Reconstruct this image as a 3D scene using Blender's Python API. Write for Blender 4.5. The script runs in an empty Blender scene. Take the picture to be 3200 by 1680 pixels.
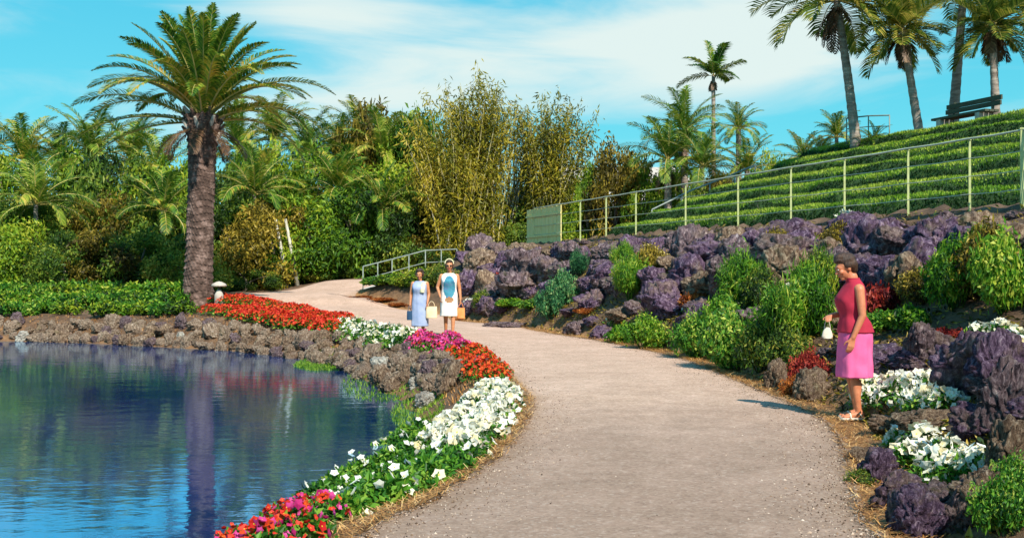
import bpy, math, random
import numpy as np
from mathutils import Vector, Matrix, noise
R = math.radians
rnd = random.Random(7)
C = bpy.context.scene.collection
F0 = 2762.0; HOR = 685.0; EYE = 1.5

# ------------------------------------------------------------------ mesh helpers
class G:
    """collects numpy pieces and links them as one mesh"""
    def __init__(s): s.V=[]; s.F=[]; s.M=[]; s.T=[]; s.n=0
    def add(s, V, F, mat=0, tint=None):
        V=np.asarray(V,float).reshape(-1,3); F=np.asarray(F,int)
        s.V.append(V); s.F.append(F+s.n); s.M.append(np.full(len(F),mat))
        s.T.append(np.full(len(V),.5) if tint is None else np.broadcast_to(np.asarray(tint,float),(len(V),)).copy())
        s.n+=len(V); return s
    def mesh(s, name, mats, smooth=False):
        me=bpy.data.meshes.new(name)
        V=np.concatenate(s.V); me.vertices.add(len(V)); me.vertices.foreach_set('co',V.ravel())
        idx=np.concatenate([f.ravel() for f in s.F]); cnt=np.concatenate([np.full(len(f),f.shape[1]) for f in s.F])
        me.loops.add(len(idx)); me.loops.foreach_set('vertex_index',idx.astype(np.int32))
        me.polygons.add(len(cnt)); st=np.concatenate([[0],np.cumsum(cnt)[:-1]])
        me.polygons.foreach_set('loop_start',st.astype(np.int32))
        me.polygons.foreach_set('material_index',np.concatenate(s.M).astype(np.int32))
        me.polygons.foreach_set('use_smooth',np.full(len(cnt),smooth))
        a=me.attributes.new('tint','FLOAT','POINT'); a.data.foreach_set('value',np.concatenate(s.T).astype(np.float32))
        for m in (mats if isinstance(mats,(list,tuple)) else [mats]): me.materials.append(m)
        me.update(calc_edges=True); me.validate()
        return me
    def build(s, name, mats, parent=None, smooth=False, loc=None):
        return link(name, s.mesh(name,mats,smooth), parent, loc)

def link(name, me, parent=None, loc=None, rz=0, sc=None):
    o=bpy.data.objects.new(name, me); C.objects.link(o)
    if parent: o.parent=parent
    if loc is not None: o.location=loc
    o.rotation_euler.z=rz
    if sc is not None: o.scale=(sc,)*3 if isinstance(sc,(int,float)) else sc
    return o
def tag(o, label=None, cat=None, group=None, kind=None):
    if label: o['label']=label
    if cat: o['category']=cat
    if group: o['group']=group
    if kind: o['kind']=kind
    return o
def empty(name, loc, label, cat, group=None, rz=0, sc=None):
    o=link(name,None,None,loc,rz,sc); o.empty_display_size=.2
    return tag(o,label,cat,group)
ONES='zeroth first second third fourth fifth sixth seventh eighth ninth tenth eleventh twelfth thirteenth fourteenth fifteenth sixteenth seventeenth eighteenth nineteenth'.split()
TENS='x x twenty thirty forty fifty sixty seventy eighty ninety'.split()
TENTH='x x twentieth thirtieth fortieth fiftieth sixtieth seventieth eightieth ninetieth'.split()
def nth(i):
    if i<20: return ONES[i]
    return TENTH[i//10] if i%10==0 else TENS[i//10]+'-'+ONES[i%10]

def norm(a): return a/np.maximum(np.linalg.norm(a,axis=-1,keepdims=True),1e-9)
def tube(P, r, n=8, cap=True):
    P=np.asarray(P,float); k=len(P); r=np.broadcast_to(np.asarray(r,float),(k,))
    T=norm(np.gradient(P,axis=0)); ref=np.array([0,0,1.]) if abs(T[0][2])<.9 else np.array([1.,0,0])
    V=[]; a=np.linspace(0,2*np.pi,n,endpoint=False)
    U=norm(np.cross(T[0],ref))
    for i in range(k):
        U=norm(U-T[i]*np.dot(U,T[i])); W=np.cross(T[i],U)
        V.append(P[i]+r[i]*(np.cos(a)[:,None]*U+np.sin(a)[:,None]*W))
    V=np.concatenate(V); F=[]
    for i in range(k-1):
        for j in range(n):
            F.append((i*n+j,i*n+(j+1)%n,(i+1)*n+(j+1)%n,(i+1)*n+j))
    if cap and n==4: F+= [(3,2,1,0),tuple((k-1)*4+q for q in range(4))]
    elif cap:
        b=(k-1)*n
        for j in range(1,n-2,2): F.append((0,j+2,j+1,j)); F.append((b,b+j,b+j+1,b+j+2))
    return V,F
BF=[(0,3,2,1),(4,5,6,7),(0,1,5,4),(1,2,6,5),(2,3,7,6),(3,0,4,7)]
def box(c, s, M=None):
    V=np.array([(x,y,z) for z in(-.5,.5) for x,y in((-.5,-.5),(.5,-.5),(.5,.5),(-.5,.5))])*np.array(s)
    if M is not None: V=V@np.array(M).T
    return V+np.array(c),BF
def rot2(a): c,s=math.cos(a),math.sin(a); return [[c,-s,0],[s,c,0],[0,0,1]]

# ------------------------------------------------------------------ materials
def newmat(name):
    m=bpy.data.materials.new(name); m.use_nodes=True; nt=m.node_tree
    return m,nt,nt.nodes,nt.links,nt.nodes['Principled BSDF']
def ramp(nt, stops):
    r=nt.nodes.new('ShaderNodeValToRGB'); e=r.color_ramp.elements
    while len(e)<len(stops): e.new(.5)
    for q,(p,c) in zip(e,stops): q.position=p; q.color=(*c,1)
    return r
def nz(nt, scale, detail=6, rough=.6, vec=None, dist=0):
    n=nt.nodes.new('ShaderNodeTexNoise'); n.inputs['Scale'].default_value=scale; n.inputs['Detail'].default_value=detail
    n.inputs['Roughness'].default_value=rough; n.inputs['Distortion'].default_value=dist
    if vec is not None: nt.links.new(vec,n.inputs['Vector'])
    return n
def mathn(nt, op, a, b=None, c=None, clamp=False):
    m=nt.nodes.new('ShaderNodeMath'); m.operation=op; m.use_clamp=clamp
    for i,v in enumerate((a,b,c)):
        if v is None: continue
        if isinstance(v,(int,float)): m.inputs[i].default_value=v
        else: nt.links.new(v,m.inputs[i])
    return m.outputs[0]
def mixc(nt, f, a, b, mode='MIX'):
    m=nt.nodes.new('ShaderNodeMix'); m.data_type='RGBA'; m.blend_type=mode
    for s,v in ((m.inputs[0],f),(m.inputs[6],a),(m.inputs[7],b)):
        if isinstance(v,(int,float)): s.default_value=v
        elif isinstance(v,tuple): s.default_value=(*v,1)
        else: nt.links.new(v,s)
    return m.outputs[2]
def coords(nt, scale=None, kind='Object'):
    t=nt.nodes.new('ShaderNodeTexCoord').outputs[kind]
    if scale is None: return t
    m=nt.nodes.new('ShaderNodeMapping'); m.inputs['Scale'].default_value=scale; nt.links.new(t,m.inputs[0]); return m.outputs[0]
def bump(nt, h, strength, dist, bsdf):
    b=nt.nodes.new('ShaderNodeBump'); b.inputs['Strength'].default_value=strength; b.inputs['Distance'].default_value=dist
    nt.links.new(h,b.inputs['Height']); nt.links.new(b.outputs[0],bsdf.inputs['Normal']); return b
def leafmat(name, stops, trans=.3, rough=.5, objvar=.25, nscale=.8):
    m,nt,N,L,B=newmat(name)
    at=N.new('ShaderNodeAttribute'); at.attribute_name='tint'
    oi=N.new('ShaderNodeObjectInfo'); n=nz(nt,nscale,3,.6,coords(nt))
    f=mathn(nt,'ADD',at.outputs['Fac'],mathn(nt,'MULTIPLY',mathn(nt,'SUBTRACT',oi.outputs['Random'],.5),objvar))
    f=mathn(nt,'ADD',f,mathn(nt,'MULTIPLY',mathn(nt,'SUBTRACT',n.outputs['Fac'],.5),.9))
    r=ramp(nt,stops); L.new(f,r.inputs[0]); L.new(r.outputs[0],B.inputs['Base Color']); B.inputs['Roughness'].default_value=rough
    B.inputs['Specular IOR Level'].default_value=.3
    tr=N.new('ShaderNodeBsdfTranslucent'); L.new(r.outputs[0],tr.inputs[0])
    mx=N.new('ShaderNodeMixShader'); mx.inputs[0].default_value=trans
    L.new(B.outputs[0],mx.inputs[1]); L.new(tr.outputs[0],mx.inputs[2]); L.new(mx.outputs[0],N['Material Output'].inputs[0])
    return m
def plain(name, stops, nscale=6, rough=.7, bs=.3, bd=.01, bscale=40, metal=0, vec=None, det=6):
    m,nt,N,L,B=newmat(name); c=coords(nt,vec)
    n=nz(nt,nscale,det,.6,c); r=ramp(nt,stops); L.new(n.outputs['Fac'],r.inputs[0]); L.new(r.outputs[0],B.inputs['Base Color'])
    B.inputs['Roughness'].default_value=rough; B.inputs['Metallic'].default_value=metal
    if bs: bump(nt,nz(nt,bscale,6,.7,c).outputs['Fac'],bs,bd,B)
    return m
def rockmat(name, cols):
    m,nt,N,L,B=newmat(name)
    oi=N.new('ShaderNodeObjectInfo'); c=coords(nt)
    ad=N.new('ShaderNodeVectorMath'); ad.operation='ADD'; L.new(c,ad.inputs[0]); L.new(mathn(nt,'MULTIPLY',oi.outputs['Random'],37.0),ad.inputs[1])
    mp=N.new('ShaderNodeMapping'); mp.inputs['Scale'].default_value=(4,4,1.5); L.new(ad.outputs[0],mp.inputs[0])
    n=nz(nt,1.9,10,.78,mp.outputs[0],.9); r=ramp(nt,list(zip((.36,.45,.52,.59,.68),cols))); L.new(n.outputs['Fac'],r.inputs[0])
    n2=nz(nt,1.1,5,.65,ad.outputs[0]); r2=ramp(nt,[(.5,(0,0,0)),(.62,(1,1,1))]); L.new(n2.outputs['Fac'],r2.inputs[0])
    n4=nz(nt,9,8,.8,ad.outputs[0]); br=ramp(nt,[(.35,(.05,.03,.02)),(.5,(.22,.15,.11)),(.65,(.6,.45,.38))]); L.new(n4.outputs['Fac'],br.inputs[0])
    col=mixc(nt,mathn(nt,'MULTIPLY',r2.outputs[0],.6),r.outputs[0],br.outputs[0])
    n3=nz(nt,1.7,4,.6,ad.outputs[0]); r3=ramp(nt,[(.6,(0,0,0)),(.68,(1,1,1))]); L.new(n3.outputs['Fac'],r3.inputs[0])
    col=mixc(nt,mathn(nt,'MULTIPLY',r3.outputs[0],.35),col,(.13,.14,.03))
    L.new(col,B.inputs['Base Color']); B.inputs['Roughness'].default_value=.92; B.inputs['Specular IOR Level'].default_value=.15
    bump(nt,mathn(nt,'ADD',nz(nt,4,10,.8,mp.outputs[0],.6).outputs['Fac'],mathn(nt,'MULTIPLY',nz(nt,14,6,.8,ad.outputs[0]).outputs['Fac'],.4)),1.0,.06,B)
    return m
MT={}
MT['rock_purple']=rockmat('purple_rock',[(.013,.008,.014),(.065,.036,.068),(.15,.092,.155),(.30,.21,.295),(.74,.6,.64)])
MT['rock_grey']=rockmat('violet_grey_rock',[(.016,.011,.013),(.085,.055,.065),(.18,.125,.14),(.34,.25,.26),(.76,.64,.6)])
MT['rock_brown']=rockmat('brown_rock',[(.03,.018,.012),(.13,.08,.055),(.28,.19,.125),(.48,.36,.25),(.82,.7,.56)])
MT['rock_tan']=rockmat('tan_rock',[(.05,.03,.02),(.19,.13,.09),(.36,.265,.19),(.56,.45,.35),(.88,.8,.7)])
MT['rock_pale']=rockmat('pale_rock',[(.2,.18,.15),(.45,.42,.36),(.6,.57,.5),(.72,.7,.62),(.85,.83,.78)])
GREEN=[(.1,(.01,.03,.004)),(.32,(.045,.13,.008)),(.55,(.16,.29,.014)),(.8,(.4,.46,.03)),(1,(.58,.52,.07))]
MT['leaf_dark']=leafmat('dark_leaves',[(.1,(.012,.03,.008)),(.36,(.045,.105,.014)),(.58,(.14,.23,.02)),(.82,(.34,.36,.04)),(1,(.48,.38,.07))],nscale=.5)
MT['leaf_mid']=leafmat('mid_green_leaves',GREEN,nscale=.5)
MT['leaf_olive']=leafmat('olive_leaves',[(.1,(.025,.02,.004)),(.38,(.11,.09,.01)),(.6,(.28,.21,.02)),(.85,(.52,.37,.05)),(1,(.7,.55,.17))],nscale=.6)
MT['leaf_bamboo']=leafmat('bamboo_leaves',[(.1,(.02,.025,.004)),(.36,(.075,.085,.008)),(.56,(.2,.2,.014)),(.8,(.45,.36,.03)),(1,(.65,.5,.09))],nscale=.5)
MT['leaf_lime']=leafmat('lime_leaves',[(.1,(.01,.05,.004)),(.35,(.05,.18,.01)),(.6,(.13,.31,.015)),(.9,(.36,.48,.04)),(1,(.55,.58,.09))],nscale=2.5,trans=.35)
MT['leaf_blue']=leafmat('bluish_leaves',[(.1,(.004,.03,.012)),(.4,(.02,.11,.045)),(.65,(.06,.25,.08)),(.9,(.2,.4,.14)),(1,(.4,.5,.2))],nscale=1.2)
MT['leaf_plant']=leafmat('bedding_leaves',[(.1,(.006,.04,.006)),(.4,(.03,.14,.012)),(.65,(.1,.28,.02)),(.9,(.3,.45,.05)),(1,(.5,.55,.1))],nscale=3)
MT['palm_leaf']=leafmat('palm_leaflets',[(.1,(.015,.05,.01)),(.33,(.06,.16,.015)),(.52,(.17,.29,.022)),(.72,(.46,.38,.045)),(1,(.66,.38,.07))],nscale=.9,trans=.32)
MT['palm_pale']=leafmat('pale_palm_leaflets',[(.1,(.03,.08,.01)),(.4,(.1,.2,.02)),(.65,(.26,.34,.03)),(.9,(.48,.42,.06)),(1,(.6,.45,.1))],nscale=.7,trans=.3)  # leaflets of a paler, yellower green
MT['dead_leaf']=leafmat('dead_fronds',[(.1,(.03,.015,.01)),(.5,(.13,.07,.04)),(.9,(.3,.18,.09))],trans=.1)
MT['straw']=leafmat('pine_straw',[(.1,(.12,.05,.015)),(.45,(.4,.18,.05)),(.8,(.66,.36,.11)),(1,(.8,.55,.25))],trans=.1,nscale=3)
MT['orange_leaf']=leafmat('rusty_leaves',[(.1,(.08,.015,.005)),(.5,(.33,.08,.015)),(.9,(.6,.22,.04))],nscale=3)
MT['red_leaf']=leafmat('crimson_leaves',[(.1,(.07,.006,.008)),(.5,(.3,.02,.02)),(.9,(.6,.1,.05))],nscale=3)
MT['rachis']=plain('frond_rib',[(.3,(.35,.28,.06)),(.7,(.6,.5,.18))],4,.5,0)
def petal(name,a,b,trans=.25): return leafmat(name,[(.2,a),(.9,b)],trans,.6,.1,3)
MT['white']=petal('white_petals',(.72,.7,.58),(.95,.94,.86))
MT['cream']=petal('cream_petals',(.8,.68,.4),(.92,.88,.66))
MT['red']=petal('red_petals',(.5,.012,.01),(.85,.06,.03))
MT['orange_red']=petal('orange_red_petals',(.55,.03,.008),(.85,.13,.02))
MT['magenta']=petal('magenta_petals',(.55,.02,.16),(.85,.1,.42))
MT['yellow']=petal('yellow_centres',(.7,.5,.03),(.85,.7,.1))
MT['culm']=plain('bamboo_culm',[(.3,(.3,.26,.1)),(.7,(.62,.55,.28))],3,.45,0)
MT['culm_pale']=plain('pale_culm',[(.3,(.3,.27,.2)),(.7,(.6,.57,.46))],3,.5,0)
MT['bark']=plain('palm_bark',[(.3,(.09,.065,.05)),(.5,(.22,.17,.13)),(.7,(.4,.32,.26))],3,.9,.8,.03,9,vec=(1,1,3))
MT['trunk_grey']=plain('grey_palm_trunk',[(.3,(.12,.09,.075)),(.5,(.3,.24,.2)),(.7,(.48,.42,.36))],2,.9,.6,.03,6,vec=(1,1,5))
MT['wood_dark']=plain('weathered_dark_wood',[(.3,(.03,.04,.025)),(.7,(.09,.1,.06))],5,.8,.4,.01,30,vec=(1,8,8))
MT['stone_pale']=plain('pale_stone',[(.3,(.35,.3,.26)),(.7,(.6,.54,.47))],4,.85,.4,.01,30)
MT['concrete']=plain('concrete',[(.3,(.4,.38,.34)),(.7,(.62,.6,.55))],3,.85,.4,.01,40)
MT['fence_post']=plain('cream_painted_post',[(.3,(.42,.46,.17)),(.7,(.6,.62,.3))],8,.5,.1,.003)
MT['fence_rail']=plain('galvanised_rail',[(.3,(.4,.42,.3)),(.7,(.6,.6,.45))],8,.4,.1,.003)
MT['grey_metal']=plain('grey_green_rail_paint',[(.3,(.16,.2,.18)),(.7,(.3,.34,.3))],8,.5,.1,.003)
MT['panel']=plain('pale_olive_boards',[(.3,(.7,.58,.2)),(.7,(.85,.74,.36))],3,.8,.3,.005,30,vec=(6,6,1))
MT['plaster']=plain('white_plaster',[(.3,(.7,.68,.64)),(.7,(.85,.84,.8))],3,.8,.1)
# ------------------------------------------------------------------ plan of the place (metres; camera at the origin looking along +Y)
PL=[(-1.1,-3),(-1.05,3),(-.87,6.2),(-.58,7.1),(-.24,8.4),(.04,10.2),(.2,12.4),(.11,13.8),(-.11,16.2),(-.57,20.2),(-1.3,24.4),(-2.9,28.5),(-5,32),(-7.1,36.8),(-9.9,41),(-10.9,45.5)]
PR=[(1.9,-3),(1.95,3),(2.1,6.2),(2.4,7.6),(2.85,9.3),(3.17,11.05),(3.19,12.75),(3.1,15.3),(2.95,18.8),(2.4,21.8),(1.45,25.3),(.1,29.6),(-1.27,32.5),(-3.4,36.3),(-5.75,39.6)]
RN=[(-5.6,41),(-3.4,43),(0,45),(3,46)]          # near side of the ramp, from the railing post
RF=[(-6.2,46.6),(-2,48),(3,49)]
POND=[(-1.34,14.9),(-1.63,16.8),(-1.96,18.1),(-2.69,20.7),(-3.75,23.7),(-5.1,26.4),(-7.2,29),(-9.9,30.9),(-12.8,32.6),(-15.6,33.5),(-25,34),(-40,30),(-45,10),(-40,-6),(-6,-3),(-4.4,2.5),(-3.4,4.6),(-2.7,5.9),(-2.25,7.2),(-1.95,8.7),(-1.75,10),(-1.6,11.5),(-1.4,13)]
TR=[(.3,39.6),(8,17.3),(13,3)]                    # top of the rockery: the fence line
def catmull(P,k=6,closed=False):
    P=np.array(P,float); n=len(P); o=[]
    for i in range(n if closed else n-1):
        g=(lambda j:P[j%n]) if closed else (lambda j:P[min(max(j,0),n-1)])
        a,b,c,d=g(i-1),g(i),g(i+1),g(i+2)
        for t in np.arange(k)/k: o.append(.5*((2*b)+(c-a)*t+(2*a-5*b+4*c-d)*t*t+(3*b-a-3*c+d)*t**3))
    if not closed: o.append(P[-1])
    return np.array(o)
PLs=catmull(PL); PRs=catmull(PR); PONDs=catmull(POND,4,True); RNs=catmull(RN); RFs=catmull(RF)
def pdist(P, poly, closed=False):
    P=np.asarray(P,float); poly=np.asarray(poly,float)
    if closed: poly=np.vstack([poly,poly[:1]])
    d=np.full(len(P),1e9)
    for a,b in zip(poly[:-1],poly[1:]):
        ab=b-a; t=np.clip(((P-a)@ab)/max(ab@ab,1e-9),0,1)
        d=np.minimum(d,np.linalg.norm(P-(a+t[:,None]*ab),axis=1))
    return d
def inside(P, poly):
    P=np.asarray(P,float); x,y=P[:,0],P[:,1]; c=np.zeros(len(P),bool); n=len(poly)
    for i in range(n):
        (x1,y1),(x2,y2)=poly[i],poly[i-1]
        m=((y1>y)!=(y2>y)); 
        if y1!=y2: c^= m & (x < (x2-x1)*(y-y1)/(y2-y1)+x1)
    return c
PATHPOLY=np.vstack([PLs,RFs,RNs[::-1],PRs[::-1]])
RKPOLY=np.array(list(map(tuple,PRs))+list(map(tuple,RNs[:18]))+[(.8,41)]+TR+[(13,-3)])
TPOLY=np.array([(.3,39.6),(.8,41),(9,43.5),(40,48),(90,60),(90,-3),(13,-3),(13,3),(8,17.3)])
ZC=np.array([(0,3,0),(-6,6,-.05),(0,10,0),(5,12,0),(0,18,0),(4,22,0),(-3,24,0),(1,27,0),(-4,29,.02),(-1.3,32.5,.03),(-5,32,.1),(-3.4,36.3,.25),(-7,36.8,.3),(-9.8,41,.6),(-5.7,39.5,.6),(-5.6,41,.78),(-10.9,45.5,.65),(-6.2,46.2,1.2),(-3.4,43,1.42),(-3,48,1.6),(0,45,2),(0,48,2.1),(3,46.5,2.35),(9,47,2.6),(-12,35,.15),(-15,36,.12),(-20,38,.25),(-30,40,.4),(-16,46,.7),(-30,55,1),(0,60,2.2),(20,60,2.5),(-60,30,.3),(-60,80,1),(40,90,2.5),(0,0,0),(-30,-5,0)])
def g0(P):
    d2=((P[:,None,:]-ZC[None,:,:2])**2).sum(2)+.3
    w=d2**-1.6
    return (w*ZC[:,2]).sum(1)/w.sum(1)
def sm(t): t=np.clip(t,0,1); return t*t*(3-2*t)
FD=np.array([-.327,.945]); FN=np.array([.945,.327]); FO=np.array([8,17.3]); TZ=2.55
def uv(P): Q=np.asarray(P)-FO; return Q@FD, Q@FN
def height(P, raw=False):
    P=np.atleast_2d(np.asarray(P,float)); z=g0(P)
    ip=inside(P,PONDs); dw=pdist(P,PONDs,True); dl=pdist(P,PLs)
    W=np.minimum(dw+dl,1.9); t=dw/np.maximum(W,.2)
    z=np.where(ip,-.62-np.minimum(dw*.5,1.0),-.62+(z+.62)*sm(t*.98+.02)**.8)
    dR=np.minimum(pdist(P,PRs),pdist(P,RNs[:18])); dT=pdist(P,TR+[(13,-3)])
    dR=np.maximum(dR-.45*np.clip(P[:,1]/6,0,1),0)
    rk=inside(P,RKPOLY); t=dR/(dR+dT+1e-6); tt=np.clip(t+.028*np.sin(t*6*np.pi),0,1)**.78
    zr=g0(P)+(TZ-g0(P))*tt
    z=np.where(rk,zr,z)
    u,v=uv(P); T=inside(P,TPOLY)
    rise=np.clip(v,0,7)*.4*sm((18.3-.18*v-u)/1.2)
    z=np.where(T,TZ+rise-sm((v-25)/20)*3,z)
    if not raw:
        pin=inside(P,PATHPOLY); dp=pdist(P,PATHPOLY,True)
        z=z-np.where(pin,.07*sm(dp/.12+.3),0)
        z=z+np.where(pin|ip,0,1)*.05*np.sin(P[:,0]*5.1+np.sin(P[:,1]*3.3))*np.sin(P[:,1]*4.3)*sm(dp/1.0)
        lawn=T&(v>.3)&(v<7.1)&(u<18.2)&(u>-8); z=np.where(lawn,z-.35,z)
    return z
def hz(x,y): return float(height([(x,y)])[0])
def hit(px,py,z=0.0,y0=4,y1=70):
    """the ground point that is seen at a pixel of the 2576-wide photograph (z: height above the ground)"""
    Y=np.arange(y0,y1,.05); P=np.stack([(px-1288)/F0*Y,Y],1); ray=EYE-(py-HOR)/F0*Y
    h=height(P)+z; k=np.argmax(ray<=h)
    if not (ray<=h).any(): k=len(Y)-1
    return Vector((P[k,0],Y[k],float(h[k]-z)))

# ------------------------------------------------------------------ ground
def axis(parts):
    o=[]
    for a,b,s in parts: o+=list(np.arange(a,b,s))
    return np.array(o+[parts[-1][1]])
gx=axis([(-400,-60,40),(-60,-20,2),(-20,-6,.5),(-6,10,.2),(10,20,.5),(20,60,2),(60,400,40)])
gy=axis([(-20,4,1.5),(4,22,.18),(22,50,.4),(50,80,2),(80,600,40)])
X,Y=np.meshgrid(gx,gy); P=np.stack([X.ravel(),Y.ravel()],1)
Z=np.concatenate([height(P[i:i+6000]) for i in range(0,len(P),6000)])
nx,ny=len(gx),len(gy); I=np.arange(nx*ny).reshape(ny,nx)
F=np.stack([I[:-1,:-1],I[:-1,1:],I[1:,1:],I[1:,:-1]],-1).reshape(-1,4)
dp=pdist(P,PATHPOLY,True); dwp=pdist(P,PONDs,True); inn=inside(P,PONDs)
m,nt,N,L,B=newmat('soil')
at=N.new('ShaderNodeAttribute'); at.attribute_name='tint'; c=coords(nt)
soil=ramp(nt,[(.3,(.05,.028,.018)),(.5,(.14,.08,.045)),(.7,(.27,.16,.09))]); L.new(nz(nt,2.2,9,.7,c).outputs['Fac'],soil.inputs[0])
straw=ramp(nt,[(.3,(.2,.09,.03)),(.5,(.44,.21,.07)),(.7,(.62,.36,.16))]); L.new(nz(nt,7,9,.75,c).outputs['Fac'],straw.inputs[0])
wob=mathn(nt,'ADD',at.outputs['Fac'],mathn(nt,'MULTIPLY',mathn(nt,'SUBTRACT',nz(nt,2.5,5,.6,c).outputs['Fac'],.5),.8),clamp=True)
L.new(mixc(nt,wob,soil.outputs[0],straw.outputs[0]),B.inputs['Base Color']); B.inputs['Roughness'].default_value=.95
bump(nt,nz(nt,18,8,.75,c).outputs['Fac'],1,.05,B); MT['soil']=m
g=G(); g.add(np.column_stack([P,Z]),F,0,np.where(inn,.2,np.exp(-(dp/.45)**2)+.35*np.exp(-(dwp/.5)**2)))
tag(g.build('ground',MT['soil'],smooth=True),kind='structure')

# path sheet: strips between the left and right edges
m,nt,N,L,B=newmat('path_gravel'); c=coords(nt)
b1=ramp(nt,[(.3,(.29,.19,.125)),(.5,(.46,.335,.25)),(.7,(.62,.47,.385))]); L.new(nz(nt,.55,5,.6,c).outputs['Fac'],b1.inputs[0])
b2=ramp(nt,[(.3,(.06,.04,.03)),(.44,(.32,.22,.15)),(.54,(.52,.39,.29)),(.68,(.9,.76,.62))]); L.new(nz(nt,8,12,.9,c).outputs['Fac'],b2.inputs[0])
b3=ramp(nt,[(.38,(.26,.185,.14)),(.62,(.66,.49,.41))]); L.new(nz(nt,1.6,8,.8,c).outputs['Fac'],b3.inputs[0])
col=mixc(nt,.5,b1.outputs[0],b2.outputs[0]); col=mixc(nt,.36,col,b3.outputs[0])
at=N.new('ShaderNodeAttribute'); at.attribute_name='tint'
edge=mathn(nt,'MULTIPLY',mathn(nt,'ADD',at.outputs['Fac'],mathn(nt,'SUBTRACT',nz(nt,5,6,.7,c).outputs['Fac'],.62)),1.1,clamp=True)
col=mixc(nt,edge,col,(.33,.22,.13))
# cracks and patches
v=N.new('ShaderNodeTexVoronoi'); v.feature='DISTANCE_TO_EDGE'; v.inputs['Scale'].default_value=.42; w=nz(nt,1.2,4,.6,c); 
vm=N.new('ShaderNodeVectorMath'); vm.operation='ADD'; L.new(c,vm.inputs[0]); L.new(w.outputs['Color'],vm.inputs[1]); L.new(vm.outputs[0],v.inputs['Vector'])
cr=ramp(nt,[(0,(1,1,1)),(.006,(0,0,0))]); L.new(v.outputs['Distance'],cr.inputs[0])
col=mixc(nt,mathn(nt,'MULTIPLY',cr.outputs[0],.12),col,(.12,.09,.07))
vo=N.new('ShaderNodeTexVoronoi'); vo.inputs['Scale'].default_value=48; L.new(c,vo.inputs['Vector']); vs_=N.new('ShaderNodeSeparateColor'); L.new(vo.outputs['Color'],vs_.inputs[0])
vr=ramp(nt,[(0,(.16,.10,.07)),(.25,(.36,.26,.2)),(.7,(.58,.45,.36)),(.9,(.7,.58,.5)),(1,(.95,.88,.8))]); L.new(vs_.outputs[0],vr.inputs[0]); col=mixc(nt,.25,col,vr.outputs[0])
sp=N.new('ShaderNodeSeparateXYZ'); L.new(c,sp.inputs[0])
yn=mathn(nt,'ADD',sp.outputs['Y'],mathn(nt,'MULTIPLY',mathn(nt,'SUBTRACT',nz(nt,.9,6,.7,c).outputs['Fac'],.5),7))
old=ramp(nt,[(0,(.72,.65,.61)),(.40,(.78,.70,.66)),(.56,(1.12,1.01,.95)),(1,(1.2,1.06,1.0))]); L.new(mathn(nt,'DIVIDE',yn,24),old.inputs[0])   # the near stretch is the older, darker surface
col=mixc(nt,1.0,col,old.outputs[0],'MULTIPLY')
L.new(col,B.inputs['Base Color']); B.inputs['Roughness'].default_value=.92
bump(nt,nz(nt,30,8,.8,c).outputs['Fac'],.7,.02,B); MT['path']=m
def resample(Pl,n):
    Pl=np.asarray(Pl); s=np.concatenate([[0],np.cumsum(np.linalg.norm(np.diff(Pl,axis=0),axis=1))]); t=np.linspace(0,s[-1],n)
    return np.stack([np.interp(t,s,Pl[:,0]),np.interp(t,s,Pl[:,1])],1)
n=420; Ls=resample(PLs,n); Rr=resample(np.vstack([PRs]),n)
def jit(A,seed):
    s=np.arange(len(A)); d=.035*np.sin(s*.9+seed)+.03*np.sin(s*.37+seed*2)+.02*np.sin(s*2.3+seed)
    tn=norm(np.gradient(A,axis=0)); return A+np.stack([tn[:,1],-tn[:,0]],1)*d[:,None]
def strip(A,Bb,k,g,thick=.05):
    W=np.linspace(0,1,k+1); Pn=A[:,None,:]*(1-W)[None,:,None]+Bb[:,None,:]*W[None,:,None]
    Q=Pn.reshape(-1,2); wd=np.linalg.norm(A-Bb,axis=1); z=g0(Q)+.012+.012*np.sin(np.tile(W,len(A))*np.pi)
    e=np.minimum(W[None,:],1-W[None,:])*wd[:,None]; tint=np.clip(1-e.ravel()/.35,0,1)*.9
    J=np.arange(len(Q)).reshape(len(A),k+1)
    Fq=np.stack([J[:-1,:-1],J[:-1,1:],J[1:,1:],J[1:,:-1]],-1).reshape(-1,4)
    g.add(np.column_stack([Q,z]),Fq,0,tint)
    for a in (J[:,0],J[:,-1]):
        T=np.column_stack([Q[a],z[a]]); D=T-[0,0,thick+.05]; VV=np.vstack([T,D]); m_=len(a)
        g.add(VV,[(i,i+1,m_+i+1,m_+i) for i in range(m_-1)],0,.8)
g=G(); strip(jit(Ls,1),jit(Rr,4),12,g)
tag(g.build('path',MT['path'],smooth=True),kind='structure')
g=G(); A=resample(np.vstack([PRs[-1:],RNs]),60); Bb=resample(np.vstack([PLs[-1:],RFs]),60); strip(A,Bb,8,g)
for V in g.V: V[:,2]-=.004
tag(g.build('ramp_path',MT['path'],smooth=True),kind='structure')

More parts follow.
